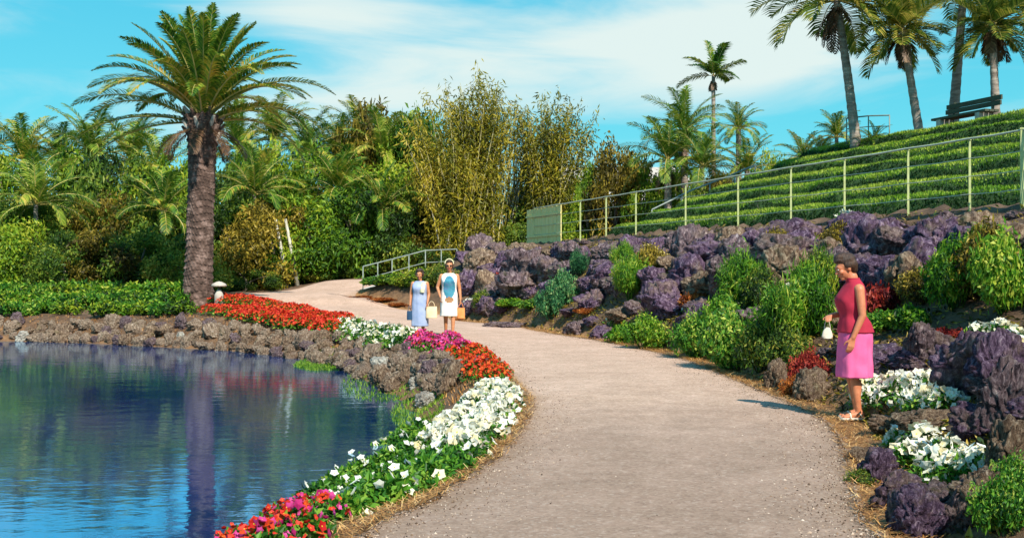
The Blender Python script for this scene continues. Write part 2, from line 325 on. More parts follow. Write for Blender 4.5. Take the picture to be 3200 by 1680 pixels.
# pond water
m,nt,N,L,B=newmat('pond_water'); c=coords(nt,(.55,1,1))
GL=N.new('ShaderNodeBsdfGlossy'); GL.inputs['Color'].default_value=(.45,.76,1,1); GL.inputs['Roughness'].default_value=.03; B.inputs['Base Color'].default_value=(.02,.06,.19,1); B.inputs['Roughness'].default_value=.03; B.inputs['IOR'].default_value=1.6
n1=nz(nt,2.6,3,.5,c); n2=nz(nt,11,3,.5,c)
h=mathn(nt,'ADD',n1.outputs['Fac'],mathn(nt,'MULTIPLY',n2.outputs['Fac'],.25)); bb=bump(nt,h,.26,.022,B); L.new(bb.outputs[0],GL.inputs['Normal']); mx=N.new('ShaderNodeMixShader'); wr=ramp(nt,[(.35,(.01,.05,.2)),(.65,(.06,.07,.3))]); L.new(nz(nt,.35,4,.6,c).outputs['Fac'],wr.inputs[0]); L.new(wr.outputs[0],B.inputs['Base Color']); mx.inputs[0].default_value=.6; L.new(B.outputs[0],mx.inputs[1]); L.new(GL.outputs[0],mx.inputs[2]); L.new(mx.outputs[0],N['Material Output'].inputs[0]); MT['water']=m
cen=PONDs.mean(0); tn=norm(np.roll(PONDs,-1,0)-np.roll(PONDs,1,0)); out=np.stack([-tn[:,1],tn[:,0]],1)
if (((PONDs-cen)*out).sum(1)).mean()<0: out=-out
WP=PONDs+out*.45; me=bpy.data.meshes.new('pond_water'); me.from_pydata([(x,y,-.6) for x,y in WP],[],[tuple(range(len(WP)))]); me.materials.append(m)
o=link('pond_water',me); tag(o,kind='structure')
if me.polygons[0].normal.z<0: me.flip_normals()

# ------------------------------------------------------------------ lawn in steps
STEP=7; TW=1.0; RH=.4
def lawnprof():
    pv=[0]; pz=[0]
    for k in range(STEP):
        b=k*TW
        for a,zz in ((.05,-.03),(.14,-.12),(.25,-.07),(.33,.10),(.46,.26),(.6,.345),(.74,.385),(.88,.40),(1.0,.40)): pv.append(b+a); pz.append(k*RH+zz)
    return np.array(pv),np.array(pz)
pv,pz=lawnprof(); us=np.arange(-9,19.6,.2)
UU,VV=np.meshgrid(us,pv); ZZ=np.tile(pz[:,None],(1,len(us)))
nv=np.array([[noise.noise((u*.55,v*1.7,0)) for u in us] for v in pv]); nh=np.array([[noise.noise((u*1.3,v*2,5)) for u in us] for v in pv])
VVn=VV+nv*.16*(VV>0.1)
taper=sm((18.5-.18*VV-UU)/1.6)
ZL=TZ+.03+(ZZ+nh*.06)*taper-.5*(1-taper)
PX=FO[0]+FN[0]*(VVn+.25)+FD[0]*UU; PY=FO[1]+FN[1]*(VVn+.25)+FD[1]*UU
J=np.arange(UU.size).reshape(UU.shape); Fq=np.stack([J[:-1,:-1],J[:-1,1:],J[1:,1:],J[1:,:-1]],-1).reshape(-1,4)[:,::-1]
LV=np.stack([PX,PY,ZL],-1).reshape(-1,3)
m,nt,N,L,B=newmat('turf'); c=coords(nt)
r=ramp(nt,[(.3,(.01,.035,.005)),(.5,(.035,.09,.01)),(.7,(.09,.17,.02))]); L.new(nz(nt,3,9,.75,c).outputs['Fac'],r.inputs[0]); L.new(r.outputs[0],B.inputs['Base Color'])
B.inputs['Roughness'].default_value=.9; bump(nt,nz(nt,14,6,.8,c).outputs['Fac'],1,.08,B); MT['turf']=m
g=G(); g.add(LV,Fq); tag(g.build('lawn_terraces',m,smooth=True),kind='structure')
def blades(g, Pts, h, w, rs, lean=.5, mat=0, tint0=.5, ts=.5):
    k=len(Pts); a=rs.uniform(0,2*np.pi,k); d=np.stack([np.cos(a),np.sin(a),np.zeros(k)],1); s=np.stack([-d[:,1],d[:,0],d[:,2]],1)
    hh=h*rs.uniform(.6,1.3,k)[:,None]; up=np.array([0,0,1.])
    b0=Pts-s*w/2; b1=Pts+s*w/2; t=Pts+up*hh+d*hh*lean*rs.uniform(.2,1.3,(k,1))
    V=np.stack([b0,b1,t],1).reshape(-1,3); g.add(V,np.arange(3*k).reshape(k,3),mat,np.repeat(tint0+ts*(rs.rand(k)-.5),3))
rs=np.random.RandomState(3)
tri=LV[Fq]; ar=np.linalg.norm(np.cross(tri[:,1]-tri[:,0],tri[:,3]-tri[:,0]),axis=1); ok=(LV[Fq[:,0]][:,2]>TZ-.1)
ar=ar*ok; pick=rs.choice(len(Fq),150000,p=ar/ar.sum()); a,b=rs.rand(2,len(pick),1)
Q=tri[pick]; PT=Q[:,0]*(1-a)*(1-b)+Q[:,1]*a*(1-b)+Q[:,2]*a*b+Q[:,3]*(1-a)*b
vv=((PT[:,:2]-FO)@FN-.25); fr=np.mod(vv,1.0); bt=np.where(fr>.50,.8,np.where(fr>.43,.4,-.1))+.1*np.sin(PT[:,0]*2+PT[:,1])  # step shading painted into the tint: dark at riser foot, lime above
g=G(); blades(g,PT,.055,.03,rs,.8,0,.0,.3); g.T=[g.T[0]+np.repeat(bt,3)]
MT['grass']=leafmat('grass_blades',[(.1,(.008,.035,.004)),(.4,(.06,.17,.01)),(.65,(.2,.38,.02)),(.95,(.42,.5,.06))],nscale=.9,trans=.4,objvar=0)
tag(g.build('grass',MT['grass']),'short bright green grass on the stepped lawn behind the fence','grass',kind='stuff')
# ------------------------------------------------------------------ foliage generators
def leafquads(g, P, Nn, size, rs, asp=.42, mat=0, tint=None, droop=.25, fold=.25):
    k=len(P); rv=norm(rs.normal(size=(k,3))); A=norm(np.cross(Nn,rv)); A=norm(A+[0,0,-droop]+Nn*.35); S=norm(np.cross(A,Nn)+1e-6)
    s=(size*rs.uniform(.6,1.35,k))[:,None]; U=np.cross(S,A)
    V=np.stack([P,P+A*s*.45+S*s*asp*.5+U*s*fold*.4,P+A*s,P+A*s*.45-S*s*asp*.5+U*s*fold*.4],1).reshape(-1,3)
    if tint is None: tint=rs.rand(k)
    g.add(V,np.arange(4*k).reshape(k,4),mat,np.repeat(tint,4))
def lobes_leaves(g, cen, rad, n, size, rs, sq=.85, mat=0, asp=.42, tj=.45, droop=.25):
    cen=np.array(cen,float); rad=np.array(rad,float); p=rad**2/ (rad**2).sum(); i=rs.choice(len(cen),n,p=p)
    d=norm(rs.normal(size=(n,3))); rr=rs.rand(n)**.45
    bumpy=1+.22*np.sin(d[:,0]*7+i)*np.sin(d[:,1]*6+2*i)*np.sin(d[:,2]*5+i)
    P=cen[i]+d*(rad[i]*rr*bumpy)[:,None]*[1,1,sq]
    lt=rs.rand(len(cen)); t=.5+(rs.rand(n)-.5)*tj+(lt[i]-.5)*.45
    leafquads(g,P,norm(d+rs.normal(size=(n,3))*.5),size,rs,asp,mat,t,droop)
def frondgeo(g, origin, az, e0, bend, length, nl, ll, rs, lw=.035, mleaf=0, mrib=1, vee=.55, ribr=.022, twist=0, tb=.5, pw=1.4, sparse=0):
    k=14; s=np.linspace(0,1,k+1); ang=e0-bend*s**pw; ds=length/k
    h=np.array([math.cos(az),math.sin(az),0]); up=np.array([0,0,1.])
    T=np.cos(ang)[:,None]*h+np.sin(ang)[:,None]*up
    P=np.array(origin)+np.vstack([[0,0,0],np.cumsum(T[:-1]*ds,axis=0)])
    V,Fq=tube(P,ribr*(1-.85*s),4); g.add(V,Fq,mrib,.5)
    side0=np.array([-math.sin(az),math.cos(az),0])
    for sg in (-1,1):
        q=np.linspace(.10,.995,nl)+rs.uniform(-.004,.004,nl)
        if sparse: q=q[rs.rand(nl)>sparse]
        n_=len(q); PP=np.stack([np.interp(q,s,P[:,j]) for j in range(3)],1); TT=norm(np.stack([np.interp(q,s,T[:,j]) for j in range(3)],1))
        UN=norm(np.cross(TT,side0)); UN*=np.sign(UN[:,2:]+1e-6)
        S=side0*sg*math.cos(twist)+UN*math.sin(twist)*sg
        prof=ll*np.clip(.35+1.3*np.sin(np.pi*np.clip(q*.93+.06,0,1))**.8,0,1.25)*np.where(q>.9,1-(q-.9)*4,1)*rs.uniform(.85,1.12,n_)
        D=norm(TT*(.55+.5*q[:,None])+S*.9+UN*(vee+rs.uniform(-.15,.15,n_))[:,None])
        D2=norm(D+[0,0,-.55]); W=norm(np.cross(D,UN))*lw/2
        a=PP; b=PP+D*prof[:,None]*.5; c=b+D2*prof[:,None]*.5
        V=np.stack([a-W*.5,a+W*.5,b-W,b+W,c],1).reshape(-1,3); o=np.arange(n_)[:,None]*5
        t=tb+(rs.rand(n_)-.5)*.5
        g.add(V,(o+[0,1,3,2]).astype(int),mleaf,np.repeat(t,5)); g.n-=len(V)   # second face set reuses the verts
        g.F.append(o+[2,3,4]+g.n); g.M.append(np.full(n_,mleaf)); g.V.append(np.zeros((0,3))); g.T.append(np.zeros(0)); g.n+=len(V)
    return P

# ------------------------------------------------------------------ date palm on the far bank
rs=np.random.RandomState(11)
bx,by=-10.75,37.9; bz=hz(bx,by)-.1; lean=.35
root=empty('date_palm',(bx,by,bz),'tall thick-trunked date palm with arching crown on the pond bank','palm tree')
na,nzr=112,420; H=6.65; Vt=[]; cols=23
A=np.linspace(0,2*np.pi,na,endpoint=False)
for k in range(nzr+1):
    z=H*k/nzr; q=z/H
    r=.475+.16*math.exp(-z/.35)-.05*math.sin(q*3)+.07*sm((q-.8)/.2)
    row=z/.115+.35*np.sin(A*3+z*2.1); a=A/(2*np.pi)*cols
    par=np.floor(row)%2; du=np.abs(((a+row*.5)%1)-.5)*2; dv=np.abs((row%1)-.5)*2
    hgt=np.clip(1-du,0,1)*.055*(1-(row%1))**.7*(.55+.45*np.sin(np.floor(a+row*.5)*12.9+np.floor(row)*78.2))+.012
    rr=r+hgt*(1+.8*sm((q-.7)/.3))+.008*np.sin(A*5+z*3)
    Vt.append(np.stack([rr*np.cos(A)-.1+lean*q*.55,rr*np.sin(A),np.full(na,z)],1))
Vt=np.concatenate(Vt); J=np.arange(len(Vt)).reshape(nzr+1,na); J2=np.roll(J,-1,1)
g=G(); g.add(Vt,np.stack([J[:-1],J2[:-1],J2[1:],J[1:]],-1).reshape(-1,4))
MT['date_bark']=plain('date_palm_bark',[(.3,(.025,.014,.01)),(.5,(.11,.065,.05)),(.7,(.3,.2,.17))],4,.95,1,.04,12)
g.build('trunk',MT['date_bark'],root)
top=np.array([-.1+lean*.55,0,H])
for i in range(34):                                          # cut leaf bases round the crown
    a=i*2.4; g=G(); p=top+[.5*math.cos(a),.5*math.sin(a),-.75+.022*i]
    d=np.array([math.cos(a),math.sin(a),1.3]); d/=np.linalg.norm(d); V,Fq=tube([p-d*.2,p+d*.12,p+d*.34],[.09,.075,.05],6); g.add(V,Fq)
    g.build('leaf_base',MT['date_bark' if i%3 else 'stone_pale'],root)
FR=[]
nf=56
for i in range(nf):
    q=i/(nf-1); az=i*2.39996+.4; e0=R(88-58*q**1.1+rs.uniform(-4,4)); bend=R(30+62*q+rs.uniform(-10,12)); Lf=(3.75+.35*rs.rand())*(.93+.1*q)
    FR.append((az,e0,bend,Lf))
for a,e,b,l in ((3.05,12,50,4.6),(3.3,-2,58,4.2),(.12,40,78,4.7),(-.1,24,85,4.6),(.25,12,105,4.2),(-.35,20,95,4.1),(2.95,42,72,4.6),(3.2,32,65,4.5)): FR.append((a,R(e),R(b),l))
for az,e0,bend,Lf in FR:
    g=G(); o=top+np.array([math.cos(az)*.22,math.sin(az)*.22,.0 if e0>.6 else -.25])
    frondgeo(g,o,az,e0,bend,Lf,92,.36,rs,.05,0,1,.5,.04,rs.uniform(-.5,.5),.5+.1*(rs.rand()-.5))
    g.build('frond',[MT['palm_leaf'],MT['rachis']],root)
for i in range(9):
    az=i*.7+2; g=G(); frondgeo(g,top+[math.cos(az)*.45,math.sin(az)*.45,-.5],az,R(-20),R(60),1.5,26,.3,rs,.04,0,0,.3,.03)
    g.build('dead_frond',MT['dead_leaf'],root)

# ------------------------------------------------------------------ mesh variants shared by the copies
def broad(seed, n=8000, leaf=.2, lobes=26, tall=1.0, open_=0):
    """crown about 2 m wide/high in unit space, base at z=0"""
    rs=np.random.RandomState(seed); cen=[]; rad=[]
    for i in range(lobes):
        z=.12+.80*((i+.5)/lobes); w=math.sin(math.pi*min(1,(z*.8+.17)))**.7; a=rs.uniform(0,6.28); r=rs.uniform(.35,.85)*w
        cen.append((r*math.cos(a),r*math.sin(a)*.8,z*tall)); rad.append(rs.uniform(.16,.30)*(1-.25*z))
    g=G(); lobes_leaves(g,cen,rad,n,leaf,rs,.9,tj=.4); return g,cen
BROADM=[]
for sd in range(5):
    g,cen=broad(20+sd,9500,.062,30); BROADM.append((g,cen))
def trunkmesh(cen, mat, r=.035):
    g=G(); c0=np.array([0,0,-.1])
    V,Fq=tube([c0,(0.01,0,.25),(.0,.02,.5)],[r*1.5,r,r*.7],7); g.add(V,Fq)
    for c in cen[4::4]:
        c=np.array(c); m_=np.array([0,0,.15+.3*c[2]]); V,Fq=tube([m_,(m_+c)/2+[0,0,.03],c],[r*.6,r*.4,r*.15],5); g.add(V,Fq)
    return g
LM={}
def crownmesh(v, matn):
    if (v,matn) not in LM: LM[(v,matn)]=BROADM[v][0].mesh('crown',MT[matn])
    return LM[(v,matn)]
TKM=[trunkmesh(c,None).mesh('trunk',MT['bark'],True) for _,c in BROADM]
def bush(name,x,y,w,h,v,matn,label,cat,group=None,trunk=True,rz=None,z=None):
    o=empty(name,(x,y,(hz(x,y) if z is None else z)-.05),label,cat,group,rz if rz is not None else rnd.uniform(0,6),(w/2,w/2,h))
    link('crown' if trunk else 'foliage',crownmesh(v,matn),o)
    if trunk: link('trunk',TKM[v],o)
    return o
# feather palms of the background: crown and trunk
def palmcrown(seed, nf=22, L0=2.6, ll=.42, nl=34, wide=1, lw=.05, pale=0, low=1.0, vee=.3, bd=(45,55)):
    rs=np.random.RandomState(seed); g=G()
    for i in range(nf):
        q=i/(nf-1); az=i*2.4+rs.uniform(-.2,.2)
        frondgeo(g,(0,0,0),az,R(84-88*q*low+rs.uniform(-8,8)),R(bd[0]+bd[1]*q+rs.uniform(-12,15)),L0*rs.uniform(.85,1.1),nl,ll,rs,lw,0,1,vee,.03,rs.uniform(-.6,.6),.5+.25*(rs.rand()-.5))
    return g
PC=[palmcrown(40+i) for i in range(3)]
PCM={}
def palmtree(name,px,pyc,d,L,label,matn='palm_pale',v=0,group=None,base=None,dead=0,trunkr=.13,bend=0,tm='trunk_grey',ground=None):
    """crown centre seen at (px,pyc) at distance d; base: pixel column of the foot"""
    x=(px-1288)/F0*d; z=EYE-(pyc-HOR)/F0*d; bx_=x if base is None else (base-1288)/F0*d; bz_=hz(bx_,d)-.15 if ground is None else ground
    o=empty(name,(bx_,d,bz_),label,'palm tree',group)
    k=(v,matn)
    if k not in PCM: PCM[k]=PC[v].mesh('crown',[MT[matn],MT['rachis']])
    c=link('crown',PCM[k],o,(x-bx_,0,z-bz_),rnd.uniform(0,6),L/2.6)
    Ht=z-bz_; q=np.linspace(0,1,40); rr=trunkr*(1.25-.4*q+.35*np.exp(-q*14))*(1+.05*np.sin(q*Ht*22))
    P_=np.stack([(x-bx_)*(q+bend*np.sin(q*np.pi)),0*q,Ht*q],1); V,Fq=tube(P_,rr,12); g=G(); g.add(V,Fq); g.build('trunk',MT[tm],o,True)
    if dead:
        rs=np.random.RandomState(int(px)); g=G()
        for i in range(dead): frondgeo(g,(x-bx_,0,Ht-.1-.15*rs.rand()),rs.uniform(0,6.28),R(-40-30*rs.rand()),R(30),rs.uniform(.7,1.5)*L/2.6,16,.22,rs,.05,0,0,.1,.03)
        g.build('dead_skirt',MT['dead_leaf'],o)
    return o
# --- the green wall beyond the pond, back row to front row
i=0
back=[(-160,330,60),(-40,345,58),(60,360,57),(150,350,60),(230,340,56),(330,355,60),(395,390,57),(600,330,60),(690,300,58),(775,320,57),(850,335,60),(905,300,62),(960,330,58),(1040,345,60)]
for px,ty,d in back:
    i+=1; palmtree('feather_palm',px,ty+55+rnd.uniform(-10,15),d,3.1+rnd.uniform(-.3,.5),f'yellow-green feather palm, {nth(i)} from the left along the top of the tree line','palm_pale' if i%3 else 'palm_leaf',i%3,'palms along the top of the far tree line')
rows=[('leafy_tree','back',[( -260,370,56,7,'leaf_mid'),(-120,400,55,7,'leaf_mid'),(20,420,54,6,'leaf_mid'),(160,400,55,6.5,'leaf_mid'),(290,400,54,6,'leaf_dark'),(420,420,55,6,'leaf_mid'),(560,430,54,6,'leaf_dark'),(680,390,56,6.5,'leaf_mid'),(800,390,55,6.5,'leaf_mid'),(900,330,58,5,'leaf_olive'),(965,280,60,6.5,'leaf_olive'),(1060,300,58,6,'leaf_mid'),(1010,430,53,6,'leaf_mid'),(1120,430,55,6,'leaf_olive')]),
 ('leafy_tree','middle',[(-180,480,50,6,'leaf_mid'),(-60,490,50,5,'leaf_dark'),(50,500,49,5.5,'leaf_dark'),(170,520,49,5,'leaf_dark'),(270,500,50,5,'leaf_olive'),(370,500,49,5,'leaf_dark'),(470,520,49,4.5,'leaf_dark'),(600,500,50,5,'leaf_dark'),(690,520,49,5,'leaf_olive'),(790,500,50,5.5,'leaf_mid'),(890,480,50,5.5,'leaf_mid'),(980,510,50,5,'leaf_dark'),(1080,500,52,5,'leaf_olive'),(1180,470,54,5,'leaf_olive'),(1290,480,54,5,'leaf_dark'),(1380,470,54,5,'leaf_mid')]),
 ('leafy_bush','front',[(-140,620,45,4.5,'leaf_dark'),(-30,580,45,4,'leaf_dark'),(60,560,45.5,4.4,'leaf_mid'),(165,590,44,4,'leaf_dark'),(260,590,44,4,'leaf_olive'),(350,585,44,4,'leaf_dark'),(440,600,44,4,'leaf_dark'),(600,610,49,4.5,'leaf_dark'),(700,610,50,4.6,'leaf_mid'),(790,600,51,5,'leaf_dark'),(880,610,51,4.5,'leaf_mid'),(960,590,51,4.5,'leaf_dark'),(1050,590,51,4.5,'leaf_olive'),(1150,580,52,4.5,'leaf_dark'),(1250,570,52,4.5,'leaf_dark'),(1340,560,51,4,'leaf_dark'),(1430,540,51,4,'leaf_mid'),(620,670,47.5,3,'leaf_dark'),(700,665,49,3,'leaf_dark'),(800,655,49.5,3,'leaf_dark'),(900,640,49.5,3,'leaf_dark'),(1000,630,50,3,'leaf_dark'),(1100,620,50,3,'leaf_dark')])]
for name,row,lst in rows:  # middle and front rows: shade low in the greenery put into darker leaf colours
    for k,(px,ty,d,w,mn) in enumerate(lst):
        x=(px-1288)/F0*d; zt=EYE-(ty-HOR)/F0*d; gz=hz(x,d)
        tone={'leaf_mid':'bright green','leaf_dark':'dark green','leaf_olive':'olive brown-green'}[mn]
        bush(name,x,d,w*1.15,(zt-gz)*1.06,(k*2+len(row))%5,mn,f'{tone} bushy {"tree" if "tree" in name else "shrub"}, {nth(k+1)} from the left in the {row} row beyond the pond','tree' if 'tree' in name else 'shrub',f'{row} row of greenery beyond the pond')
# arching juvenile palms within the wall
for k,(px,ty,d,L) in enumerate([(90,455,47,2.9),(640,430,50,2.8),(850,420,52,2.8),(410,470,48,2.4),(960,470,50,2.5)]):
    palmtree('young_palm',px,ty+60,d,L,f'low arching young palm, {nth(k+1)} from the left in front of the far trees','palm_pale' if k in(0,) else 'palm_leaf',(k+1)%3,'young palms in front of the far trees',trunkr=.1)
for k,(px,py,dx) in enumerate([(722,590,-30),(748,596,-30)]):
    d=48.3; x=(px-1288)/F0*d; gz=hz(x,d); zt=EYE-(py-HOR)/F0*d; g=G(); V,Fq=tube([(0,0,0),(dx/F0*d*.35,0,(zt-gz)*.55),(dx/F0*d,0,zt-gz+.8)],[.11,.09,.06],7); g.add(V,Fq)
    o=g.build('bare_stem',MT['culm_pale'],None,True,(x,d,gz)); tag(o,f'pale leaning bare stem, {nth(k+1)} from the left among the shrubs beyond the pond','tree stem','pale stems among the shrubs')
# ------------------------------------------------------------------ bamboo clumps
def bamboo(px,base_y,d,spec,label,pale=False,nfol=9000):
    x=(px-1288)/F0*d; gz=hz(x,d); o=empty('bamboo_clump',(x,d,gz),label,'bamboo','bamboo clumps by the ramp'); rs=np.random.RandomState(int(px)); tips=[]
    culms=[]
    for k in range(spec[0]):
        q=(k+.5)/spec[0]; tx=spec[1]+(spec[2]-spec[1])*q+rs.uniform(-25,25); ty=rs.uniform(spec[3],spec[4])+abs(q-.45)*spec[5]
        X1=(tx-px)/F0*d; Z1=EYE-(ty-HOR)/F0*d-gz; b=np.array([rs.uniform(-.7,.7),rs.uniform(-.5,.5),-.1]); t=np.array([X1,rs.uniform(-1.5,1),Z1])
        s=np.linspace(0,1,14)[:,None]; mid=(b+t)/2*[.75,.75,1.15]; Pq=b*(1-s)**2+2*mid*s*(1-s)+t*s*s
        culms.append(Pq); V,Fq=tube(Pq,.045*(1-.85*s[:,0]),5); g=G(); g.add(V,Fq); g.build('culm',MT['culm_pale' if pale or rs.rand()<.08 else 'culm'],o,True)
    g=G(); n=nfol; ci=rs.randint(0,len(culms),n); s=rs.beta(1.5,1.25,n)
    P_=np.array([[np.interp(s[j],np.linspace(0,1,14),culms[ci[j]][:,a]) for a in range(3)] for j in range(n)])
    P_=P_+rs.normal(size=(n,3))*(.30*(1-.55*s))[:,None]; lt=rs.rand(len(culms))
    leafquads(g,P_,norm(rs.normal(size=(n,3))),.28,rs,.2,0,.35+.35*rs.rand(n)+.3*lt[ci],.9)
    g.build('foliage',MT['leaf_bamboo'],o); return o
bamboo(1210,620,50.5,(52,1120,1300,165,290,150),'tall olive-brown bamboo clump with thin stems rising highest above the ramp',False,15000)
bamboo(1150,620,50,(34,1020,1200,190,420,60),'fanning green bamboo clump leaning left beside the tallest bamboo',False,11000)
bamboo(1290,600,53,(40,1260,1400,270,330,20),'pale bare-stemmed bamboo clump between the two brown clumps',True,2200)
bamboo(1370,600,51.5,(38,1300,1490,205,340,60),'brown bamboo clump with wispy tips, rightmost of the bamboo',False,12000)
# ------------------------------------------------------------------ mid-distance palms behind the lawn
def wp(px,py,d): return (px-1288)/F0*d, EYE-(py-HOR)/F0*d
LATE=1
palmtree('feather_palm',1858,325,52,1.7,'small dark palm just right of the slender coconut palm','palm_leaf',1,trunkr=.14)
palmtree('feather_palm',1722,335,50,2.5,'bushy palm with drooping yellow fronds left of the coconut palm','palm_pale',2,trunkr=.16,dead=7)
palmtree('feather_palm',1680,405,48,2.6,'low yellow-green palm beneath the bushy palm, left of the slope','palm_pale',0,trunkr=.16,dead=4)
palmtree('feather_palm',1765,420,47,2.3,'low palm at the foot of the coconut palm','palm_pale',1,trunkr=.14)
palmtree('feather_palm',1880,430,47,2.0,'low olive palm beside the upper handrail','palm_leaf',2,trunkr=.14)
for k,(px,ty,d,w,mn,lb) in enumerate([(1550,375,50,4.6,'leaf_olive','round drooping olive tree between bamboo and palms'),(1640,440,49,3,'leaf_mid','small green tree right of the drooping olive tree'),(1480,470,50,2.6,'leaf_mid','small green shrub right of the bamboo'),(1600,400,53,4,'leaf_olive','olive tree behind the gap between the drooping tree and the palms'),(1500,420,54,3.6,'leaf_mid','bright green tree just right of the bamboo'),(1710,430,52,4,'leaf_mid','green tree behind the bushy palm'),(1810,440,51,3.4,'leaf_olive','olive tree behind the foot of the slender coconut palm'),(1850,455,45,2.6,'leaf_olive','brown-green shrub beside the upper handrail'),(1930,400,50,3,'leaf_mid','green shrub on the skyline where the lawn begins'),(1760,470,46,2.6,'leaf_dark','dark shrub under the low palms')]):
    x,zt=wp(px,ty,d); gz=hz(x,d); bush('small_tree' if ty<445 else 'shrub',x,d,w,(zt-gz)*1.05,k%5,mn,lb,'tree' if ty<445 else 'shrub')
# palms on the hilltop
def hilltop(name,px,by,cx,cy,L,label,v,matn,r,bend,dead,d):
    x,z=wp(px,by,d); return palmtree(name,cx,cy,d,L,label,matn,v,'tall palms on the hilltop',base=px,dead=dead,trunkr=r,bend=bend,ground=z-.5)
PC.append(palmcrown(60,30,2.6,.62,34,1,.07,0,1.15,.6,(25,45))); PC.append(palmcrown(61,34,2.3,.62,32,1,.07,0,1.35,.6,(12,32))); PC.append(palmcrown(62,11,2.7,.7,36,1,.1,0,.95,.2,(15,45)))
MT['palm_hill']=leafmat('hill_palm_leaflets',[(.1,(.02,.05,.012)),(.36,(.07,.14,.02)),(.58,(.22,.25,.03)),(.8,(.52,.42,.08)),(1,(.7,.52,.16))],nscale=1.2,trans=.4)
palmtree('coconut_palm',1795,190,56,1.75,'slender coconut palm standing alone above the far trees','palm_leaf',5,trunkr=.11,bend=.15,dead=2)
hilltop('coconut_palm',2155,330,2105,0,2.35,'tall palm with ringed trunk, leftmost of the palms on the hilltop',3,'palm_hill',.12,-.05,7,32)
hilltop('coconut_palm',2318,320,2270,70,1.75,'short palm with shaggy brown skirt left of the hilltop bench',4,'palm_hill',.105,.0,9,31)
hilltop('coconut_palm',2396,290,2425,-20,1.9,'smooth grey leaning palm trunk behind the hilltop bench',3,'palm_hill',.13,0,0,34)
hilltop('coconut_palm',2508,300,2497,60,1.6,'shaggy palm behind the right end of the hilltop bench',4,'palm_hill',.1,0,8,29.6)
x,z=wp(2600,20,31); hilltop('coconut_palm',2640,300,2610,20,1.8,'palm partly cut off by the right edge of the photo',3,'palm_hill',.15,0,8,31)
for k,(px,py,d,L,lb) in enumerate([(2105,330,36,1.1,'small palmetto left of the leftmost hilltop palm'),(2020,385,38,1.3,'low spreading palmetto on the skyline at the lawn edge'),(2200,345,31.5,.7,'tiny palmetto at the foot of the leftmost hilltop palm'),(2065,375,36.5,.9,'small fan of palmetto leaves beside the lawn crest')]):
    palmtree('palmetto',px,py+15,d,L,lb,'palm_leaf',k%3,'palmettos on the skyline',trunkr=.07)
# ------------------------------------------------------------------ rocks
def rockvar(seed, sub=5, strata=1):
    import bmesh
    bm=bmesh.new(); bmesh.ops.create_icosphere(bm,subdivisions=sub,radius=1); rs=random.Random(seed); o=Vector((rs.uniform(0,50),rs.uniform(0,50),rs.uniform(0,50)))
    cuts=[(Vector((rs.gauss(0,1),rs.gauss(0,1),rs.gauss(0,.7))).normalized(),rs.uniform(.5,.82)) for _ in range(17)]
    for v in bm.verts:
        p=v.co.normalized(); q=Vector((p.x*1.0,p.y*1.0,p.z*.8)); r=1.0
        for n_,dd in cuts:
            c=p.dot(n_)
            if c>dd*.999: r=min(r,dd/c*1.02)
        r*=1+.2*noise.fractal(q*1.3+o,1,2.1,3)
        w=Vector((p.x*4.5,p.y*4.5,p.z*1.6)); rg=1-abs(noise.noise(w+o)); r*=1+.17*(rg-.7)
        rg2=1-abs(noise.noise(w*2.3+o)); r*=1+.11*(rg2-.7); r*=1+.05*noise.fractal(w*4+o,1,2,4)
        vd=noise.voronoi(Vector((p.x*1.9,p.y*1.9,p.z*2.6))+o)[0]; r*=1-.16*math.exp(-((vd[1]-vd[0])/.09)**2)
        v.co=p*r; v.co.z+=.05*math.sin(v.co.z*10+noise.noise(q*2+o)*4)
    me=bpy.data.meshes.new('rock'); bm.to_mesh(me); bm.free()
    for p in me.polygons: p.use_smooth=True
    return me
RV=[rockvar(i) for i in range(8)]
RM={}
def rock(name,x,y,z,s,v,matn,label,cat,group,rz,tilt=0):
    k=(v,matn)
    if k not in RM: me=RV[v].copy(); me.materials.append(MT[matn]); RM[k]=me
    o=link(name,RM[k],None,(x,y,z),rz,s); o.rotation_euler.x=tilt; tag(o,label,cat,group); return o
KEEP=[]
for px,py,r in [(2190,1015,.2),(2250,1010,.25),(2310,1015,.25),(2370,1030,.2),(2280,1140,.2),(2340,1150,.25),(2400,1190,.25),(2460,1200,.2),(2480,870,.3),(2550,880,.3),(1590,760,.35),(1780,880,.3),(1870,900,.4),(1880,800,.35),(2040,880,.4),(1570,860,.3),(1640,875,.3),(1395,815,.3),(1415,775,.3),(1300,785,.35),(1340,790,.3),(2430,800,.4),(2510,760,.4),(1455,700,.2),(2300,830,.3),(1480,785,.3),(2400,850,.15)]:
    q=hit(px,py); KEEP.append((q.x,q.y,r))
courses='lowest second third fourth fifth topmost'.split(); TRa=np.array(TR)
tone={'rock_purple':'purple','rock_grey':'violet-grey','rock_brown':'brown','rock_tan':'tan'}
